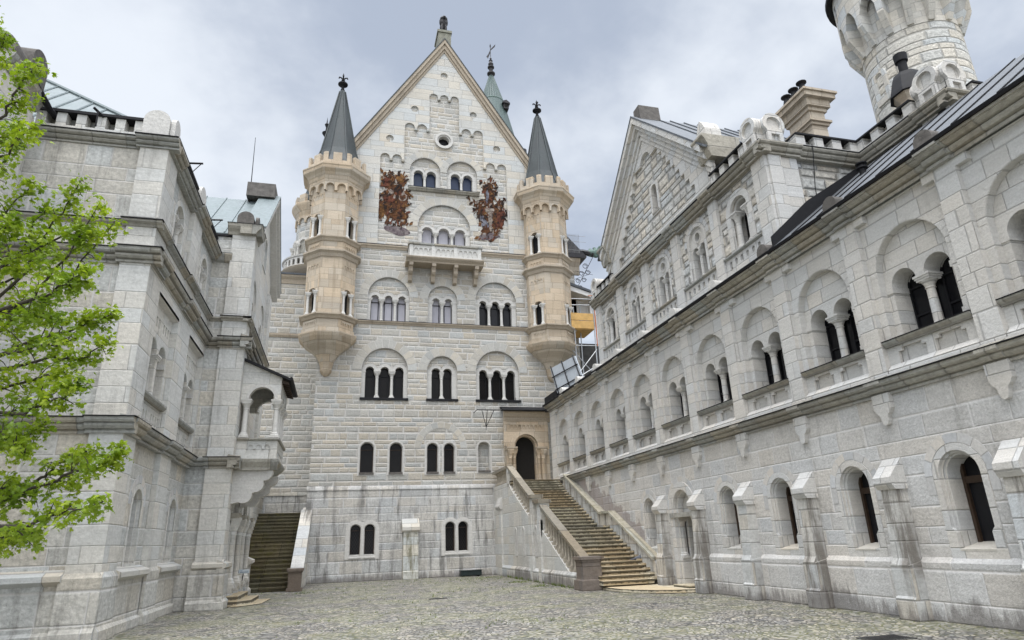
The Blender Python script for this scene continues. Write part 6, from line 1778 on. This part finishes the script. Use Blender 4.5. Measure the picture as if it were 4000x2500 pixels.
mb = MB(); mb.tube([a + Vector((.4, -.2, -.1)), d.lerp(c, .5) - nn * .1], .05, 5); mb.tube([b - nn * .05, b + Vector((.6, .3, -.3))], .05, 5); mb.build('prop', M['black'], pnl)
MB().box(10.75, 11.9, 31.3, 33.4, 8.2, 9.0).build('roof_box', M['black'], gal)
# ------------------------------------------------------------------ young maple whose boughs reach in from the left
rng = random.Random(5)
_rt = Vector((0.96765362, -0.24972243, -0.03584952)); _dn = Vector((0.0485352, 0.32371844, -0.94490778)); _fw = Vector((0.24756981, 0.91260346, 0.32536765))


def sight(px, py, Y):
    d = _rt * ((px - 1209.5) / 1513.4) + _dn * ((py - 756) / 1513.4) + _fw
    return Vector((0, 0, 1.6)) + d * (Y / d.y)


def leaf_mat():
    m, t, b = new_mat('spring_maple_leaf', .5, .35)
    P = t.pos(); r = t._geo.outputs['Random Per Island']
    c = t.mixc(t.white(r, 3.0), (.18, .26, .012), (.37, .45, .04))
    c = t.mixc(t.step(t.noise(P, 2.2, 3, .6), .4, .65), c, (.14, .22, .018))
    t.put(b.inputs['Base Color'], c)
    tr = t.n('ShaderNodeBsdfTranslucent'); t.put(tr.inputs[0], t.mixc(1.0, c, (1.25, 1.35, .6), 'MULTIPLY'))
    mx = t.n('ShaderNodeMixShader'); mx.inputs[0].default_value = .38
    t.t.links.new(b.outputs[0], mx.inputs[1]); t.t.links.new(tr.outputs[0], mx.inputs[2])
    t.t.links.new(mx.outputs[0], m.node_tree.nodes['Material Output'].inputs[0])
    return m


TX0, TY0 = -5.35, 7.6
tree = thing('maple_tree', 'bright yellow green young maple whose leafy boughs cross the bower building', 'tree', (TX0, TY0, 0))
bark = plain('grey_brown_bark', (.05, .042, .033), .9, 0, .4, 18)
MB().tube([(TX0, TY0, -.1), (TX0 + .05, TY0, 1.2), (TX0 - .05, TY0 + .05, 3.0), (TX0 + .05, TY0, 5.5), (TX0 + .1, TY0 + .1, 8.0), (TX0 + .2, TY0, 10.0)], .17, 10, r1=.05).build('trunk', bark, tree)
main = [
    ([(-90, 800), (60, 640), (140, 520), (200, 428)], 7.9), ([(-90, 800), (80, 700), (170, 600), (242, 487)], 7.4), ([(-90, 830), (100, 720), (205, 620), (284, 525)], 8.2),
    ([(-90, 880), (100, 800), (200, 775), (276, 743)], 7.6), ([(-90, 900), (120, 845), (200, 850), (274, 800)], 8.3), ([(-90, 980), (60, 970), (130, 950), (196, 908)], 7.2),
    ([(-90, 1215), (60, 1165), (160, 1125), (245, 1100), (297, 1060)], 7.7), ([(-60, 1195), (100, 1130), (170, 1085), (232, 1065)], 8.2), ([(-90, 1230), (60, 1245), (150, 1215), (256, 1186)], 7.3),
    ([(-90, 360), (10, 270), (55, 200), (92, 155)], 7.6), ([(-90, 260), (-20, 160), (12, 80)], 8.0), ([(-90, 420), (20, 360), (85, 300)], 7.3),
    ([(-90, 600), (0, 520), (78, 432)], 7.8), ([(-90, 660), (50, 590), (120, 480)], 8.4), ([(-90, 1040), (20, 1060), (110, 1000)], 8.0), ([(-90, 760), (60, 720), (150, 680), (215, 640)], 7.0),
    ([(-90, 860), (70, 830), (190, 800)], 6.9), ([(-90, 720), (40, 650), (110, 570)], 8.6), ([(-90, 940), (70, 900), (150, 880)], 7.7), ([(-90, 1180), (0, 1160), (60, 1150)], 7.9), ([(-90, 680), (30, 620), (150, 560), (225, 560)], 7.5),
    ([(-90, 1010), (10, 1020), (60, 1075)], 7.4), ([(-90, 1290), (20, 1265), (80, 1260)], 8.1), ([(-90, 780), (30, 740), (120, 740)], 8.4), ([(-90, 560), (-10, 560), (40, 520)], 7.2), ([(-90, 320), (-20, 320), (50, 330)], 8.2)]
wood = MB(); lv = []; lf = []


def leaf(c, size):
    """Five-lobed leaf, slightly folded, hanging from its stalk."""
    up_v = Vector((rng.gauss(0, .5), rng.gauss(0, .5), rng.uniform(.3, 1))).normalized()
    ax = Vector((rng.gauss(0, 1), rng.gauss(0, 1), rng.gauss(-.45, .5)))
    ax = (ax - up_v * ax.dot(up_v))
    if ax.length < .1: ax = Vector((1, 0, 0))
    ax.normalize(); sd = up_v.cross(ax)
    b = len(lv)
    for r, a in ((.0, 0), (.55, -115), (.8, -70), (.5, -48), (.95, -28), (.62, -13), (1.1, 0), (.62, 13), (.95, 28), (.5, 48), (.8, 70), (.55, 115)):
        a = R(a); x = r * math.cos(a) + .25; y = r * math.sin(a)
        lv.append(c + (ax * x + sd * y + up_v * (-abs(y) * .35 - x * x * .25)) * size)
    lf.append((b, b + 1, b + 2, b + 3, b + 4, b + 5, b + 6)); lf.append((b, b + 6, b + 7, b + 8, b + 9, b + 10, b + 11))


def tuft(c, n, spread, size):
    for _ in range(n):
        o = Vector((rng.gauss(0, 1), rng.gauss(0, 1), rng.gauss(0, .8))) * spread
        leaf(c + o + Vector((0, 0, -.25 * abs(o.x))), size * rng.uniform(.45, 1.2))


for pts, Y in main:
    P3 = [sight(px * .95 if px > 0 else px, py, Y + rng.uniform(-.2, .2) - .25 * i) for i, (px, py) in enumerate(pts)]
    dense = []
    for i in range(len(P3) - 1):
        for k in range(5): dense.append(P3[i].lerp(P3[i + 1], k / 5) + Vector((rng.gauss(0, .012), rng.gauss(0, .02), rng.gauss(0, .012))))
    dense.append(P3[-1])
    hub = Vector((TX0 + .02, TY0, max(1.2, P3[0].z - .8)))
    wood.tube([hub, hub.lerp(P3[0], .55) + Vector((0, 0, -.12))] + dense, .024, 6, r1=.004)
    n = len(dense)
    for i in range(1, n):
        p = dense[i]; f = i / n
        for k in range(rng.choice((1, 1, 2, 2))):
            d = Vector((rng.gauss(.22, .40), rng.gauss(0, .45), rng.gauss(.12, .42)))
            L = rng.uniform(.08, .34) * (1.1 - .9 * f)
            e = p + d.normalized() * L
            mid = p.lerp(e, .5) + Vector((0, 0, .02))
            wood.tube([p, mid, e], .007, 4, r1=.003, capped=False)
            tuft(e, rng.randint(15, 24), .05, .046)
            if rng.random() < .35: tuft(mid, 4, .04, .036)
        if f > .4 and rng.random() < .7: tuft(p, 6, .045, .038)
    tuft(P3[-1], 18, .05, .042)
for k in range(46):       # the rest of the crown, round the trunk
    a = rng.uniform(0, 2 * PI); z0 = rng.uniform(2.4, 9.2); reach = rng.uniform(.8, 1.7) * (1.25 - .06 * z0)
    p0 = Vector((TX0, TY0, z0)); p1 = p0 + Vector((math.cos(a) * reach, math.sin(a) * reach, rng.uniform(.3, 1.0)))
    if p1.x > TX0 + .95 * (TY0 / 7.6): continue
    wood.tube([p0, p0.lerp(p1, .5) + Vector((0, 0, .05)), p1], .03, 5, r1=.006)
    for i in range(1, 8):
        p = p0.lerp(p1, .3 + .1 * i)
        for _ in range(3): tuft(p + Vector((rng.gauss(0, .16), rng.gauss(0, .2), rng.gauss(0, .16))), 8, .07, .048)
for pts, Y in main:
    q = sight(pts[0][0], pts[0][1], Y)
    for f in (.35, .5, .65, .8, .95):
        p = Vector((TX0 + .1, TY0, max(1.3, q.z - .7))).lerp(q, f)
        for _ in range(2): tuft(p + Vector((rng.gauss(0, .1), rng.gauss(0, .2), rng.gauss(0, .16))), 9, .07, .045)
wood.build('limb', bark, tree)
cm = MB(); cm.v = lv; cm.f = lf; cm.sm = [False] * len(lf)
cm.build('crown', leaf_mat(), tree)

# ------------------------------------------------------------------ grass in the joints of the paving
gb = MB(); rg_ = random.Random(9)
spots = [(3, 32, 3.5, 90), (6, 30, 2.2, 90), (7.2, 27, .5, 70), (7.3, 24, .5, 60), (0, 28, 3, 60), (2, 22, 3, 50), (5, 24, 2.5, 60), (1, 16, 2.5, 40), (4, 14, 2, 40), (7, 31.5, .8, 60), (-1.2, 27.5, .5, 25)]
for cx, cy, s_, n in spots:
    for _ in range(n):
        x, y = cx + rg_.gauss(0, s_ * .5), cy + rg_.gauss(0, s_ * .5)
        if x > 7.75 or y > 33.9: continue
        for _ in range(rg_.randint(2, 6)):
            a = rg_.uniform(0, 2 * PI); h = rg_.uniform(.02, .075); w = .006; l = rg_.uniform(.01, .05)
            bx_, by_ = x + rg_.gauss(0, .03), y + rg_.gauss(0, .03)
            gb.add([(bx_ - w * math.sin(a), by_ + w * math.cos(a), 0), (bx_ + w * math.sin(a), by_ - w * math.cos(a), 0), (bx_ + l * math.cos(a), by_ + l * math.sin(a), h)], [(0, 1, 2)])
for _ in range(60):       # taller weeds along the stair wall
    y = rg_.uniform(22, 31); x = 7.78 - abs(rg_.gauss(0, .06))
    for _ in range(5):
        a = rg_.uniform(0, 2 * PI); h = rg_.uniform(.05, .16)
        gb.add([(x - .008, y, 0), (x + .008, y + .004, 0), (x + .05 * math.cos(a) - .03, y + .05 * math.sin(a), h)], [(0, 1, 2)])
o = gb.build('grass', plain('joint_grass', (.11, .15, .03), .8, 0, .35, 5)); tag(o, 'short grass and weeds growing in the joints of the cobbles', 'grass', kind='stuff')

SKY_DARK, SKY_LIGHT, SKY_ZEN, SKY_BACK, EXPOSURE, CLOUD_SEED = (.285, .322, .39), (.54, .57, .61), 7.6, 1.3, .78, 2.1
# ------------------------------------------------------------------ ground
def cobble_mat():
    m, t, b = new_mat('cobblestones', .62, .4)
    P = t.pos(); x, y, z = t._xyz
    wob = t.noise(P, .4, 4, .6, 'Color')
    vec = t.n('ShaderNodeVectorMath', operation='MULTIPLY_ADD')
    t.t.links.new(wob, vec.inputs[0]); vec.inputs[1].default_value = (1.3, 1.3, 0); t.t.links.new(P, vec.inputs[2])
    mp = t.n('ShaderNodeMapping'); t.t.links.new(vec.outputs[0], mp.inputs['Vector'])
    mp.inputs['Scale'].default_value = (10.0, 14.5, 1); mp.inputs['Rotation'].default_value = (0, 0, .35)
    vo = t.n('ShaderNodeTexVoronoi', voronoi_dimensions='2D'); t.t.links.new(mp.outputs[0], vo.inputs['Vector']); vo.inputs['Scale'].default_value = 1.0; vo.inputs['Randomness'].default_value = .9
    ve = t.n('ShaderNodeTexVoronoi', voronoi_dimensions='2D', feature='DISTANCE_TO_EDGE'); t.t.links.new(mp.outputs[0], ve.inputs['Vector']); ve.inputs['Scale'].default_value = 1.0; ve.inputs['Randomness'].default_value = .9
    sc = t.n('ShaderNodeSeparateColor'); t.t.links.new(vo.outputs['Color'], sc.inputs[0])
    r1, r2 = sc.outputs[0], sc.outputs[1]
    cr = t.n('ShaderNodeValToRGB'); t.put(cr.inputs[0], r1)
    e = cr.color_ramp.elements
    e[0].position = 0; e[0].color = (.055, .06, .063, 1); e[1].position = 1; e[1].color = (.52, .465, .37, 1)
    for p, c in ((.25, (.155, .155, .15, 1)), (.5, (.26, .24, .20, 1)), (.75, (.34, .335, .32, 1))):
        k = e.new(p); k.color = c
    f = t.lin(t.noise(P, 30, 4, .6), .3, .7, .8, 1.15)
    col = t.mixc(1.0, cr.outputs[0], t.comb(f, f, f), 'MULTIPLY')
    big = t.noise(P, .22, 5, .6)
    col = t.mixc(t.m('MULTIPLY', t.step(big, .42, .7), .25), col, (.25, .23, .195))
    edge = t.step(ve.outputs['Distance'], .06, .2)
    mo = t.noise(P, .55, 6, .68)
    joint = t.mixc(t.step(mo, .42, .58), (.045, .04, .034), (.10, .105, .035))
    col = t.mixc(edge, joint, col)
    col = t.mixc(t.m('MULTIPLY', t.step(t.noise(P, 1.1, 6, .75), .55, .7), t.m('MULTIPLY', t.step(mo, .5, .66), .55)), col, (.15, .125, .05))
    t.put(b.inputs['Base Color'], col)
    t.put(b.inputs['Roughness'], t.lin(t.noise(P, .8, 4, .6), .3, .7, .45, .8))
    h = t.m('ADD', t.m('MULTIPLY', t.step(ve.outputs['Distance'], .0, .22), .028), t.m('MULTIPLY', t.m('ADD', r2, t.noise(P, 18, 3, .6)), .012))
    bp = t.n('ShaderNodeBump'); bp.inputs['Strength'].default_value = 1.0; t.put(bp.inputs['Height'], h)
    t.t.links.new(bp.outputs[0], b.inputs['Normal'])
    return m


me = bpy.data.meshes.new('ground')
me.from_pydata([(-400, -300, 0), (400, -300, 0), (400, 500, 0), (-400, 500, 0)], [], [(0, 1, 2, 3)])
me.materials.append(cobble_mat())
g = bpy.data.objects.new('ground', me); COL.objects.link(g)
tag(g, 'uneven grey and tan cobblestones of the courtyard with mossy joints', 'ground', kind='structure')

# ------------------------------------------------------------------ camera (from vanishing points: f 22.5 mm, yaw 15.2 right, pitch 19 up, roll 2.2)
cd = bpy.data.cameras.new('camera'); cam = bpy.data.objects.new('camera', cd); COL.objects.link(cam)
cd.sensor_width = 36; cd.lens = 36 * 1513.4 / 2419; cd.clip_end = 2000; cd.clip_start = .1
rt = Vector((0.96765362, -0.24972243, -0.03584952)); dn = Vector((0.0485352, 0.32371844, -0.94490778)); fw = Vector((0.24756981, 0.91260346, 0.32536765))
Mx = Matrix(((rt.x, -dn.x, -fw.x, 0), (rt.y, -dn.y, -fw.y, 0), (rt.z, -dn.z, -fw.z, 1.6), (0, 0, 0, 1)))
cam.matrix_world = Mx
SC.camera = cam

# ------------------------------------------------------------------ overcast sky and soft sun
EL, AZM = R(62), R(212)
W = bpy.data.worlds.new('World'); SC.world = W; W.use_nodes = True
nt = W.node_tree; nt.nodes.clear(); t = NT(nt)
sky = t.n('ShaderNodeTexSky', sky_type='NISHITA'); sky.sun_disc = False; sky.sun_elevation = EL; sky.sun_rotation = AZM
tc = t.n('ShaderNodeTexCoord'); D = tc.outputs['Generated']
sx = t.n('ShaderNodeSeparateXYZ'); nt.links.new(D, sx.inputs[0]); dx, dy, dz = sx.outputs
q = t.m('ADD', t.m('MAXIMUM', dz, 0.0), .35)
cv = t.comb(t.m('DIVIDE', dx, q), t.m('DIVIDE', dy, q), CLOUD_SEED)
n1 = t.noise(cv, .95, 7, .55); n2 = t.noise(cv, 3.2, 6, .55)
f = t.m('ADD', t.m('MULTIPLY', n1, .72), t.m('MULTIPLY', n2, .28))
cl = t.mixc(t.step(f, .42, .59), SKY_DARK, SKY_LIGHT)
boost = t.m('ADD', 1.0, t.m('ADD', t.m('MULTIPLY', t.step(dz, .715, .98), SKY_ZEN), t.m('MULTIPLY', t.step(t.m('MULTIPLY', dy, -1.0), -.15, .8), SKY_BACK)))
cl = t.mixc(1.0, cl, t.comb(t.m('POWER', boost, 1.03), boost, t.m('POWER', boost, .962)), 'MULTIPLY')
b1 = t.n('ShaderNodeBackground'); nt.links.new(sky.outputs[0], b1.inputs[0]); b1.inputs[1].default_value = .1
b2 = t.n('ShaderNodeBackground'); nt.links.new(cl, b2.inputs[0]); b2.inputs[1].default_value = 1.0
mx = t.n('ShaderNodeMixShader'); mx.inputs[0].default_value = .9
nt.links.new(b1.outputs[0], mx.inputs[1]); nt.links.new(b2.outputs[0], mx.inputs[2])
ow = t.n('ShaderNodeOutputWorld'); nt.links.new(mx.outputs[0], ow.inputs[0])
sd = bpy.data.lights.new('sun', 'SUN'); so = bpy.data.objects.new('sun', sd); COL.objects.link(so)
sd.energy = .55; sd.angle = R(30); sd.color = (1, .965, .92)
az = R(238)     # direction towards the sun, from +X
tow = Vector((math.cos(az) * math.cos(EL), math.sin(az) * math.cos(EL), math.sin(EL)))
so.rotation_euler = tow.to_track_quat('Z', 'Y').to_euler(); so.location = (0, -10, 40)

SC.view_settings.view_transform = 'Standard'; SC.view_settings.look = 'None'
SC.view_settings.exposure = EXPOSURE; SC.view_settings.gamma = 1
SC.cycles.max_bounces = 6; SC.cycles.diffuse_bounces = 4; SC.cycles.use_denoising = True
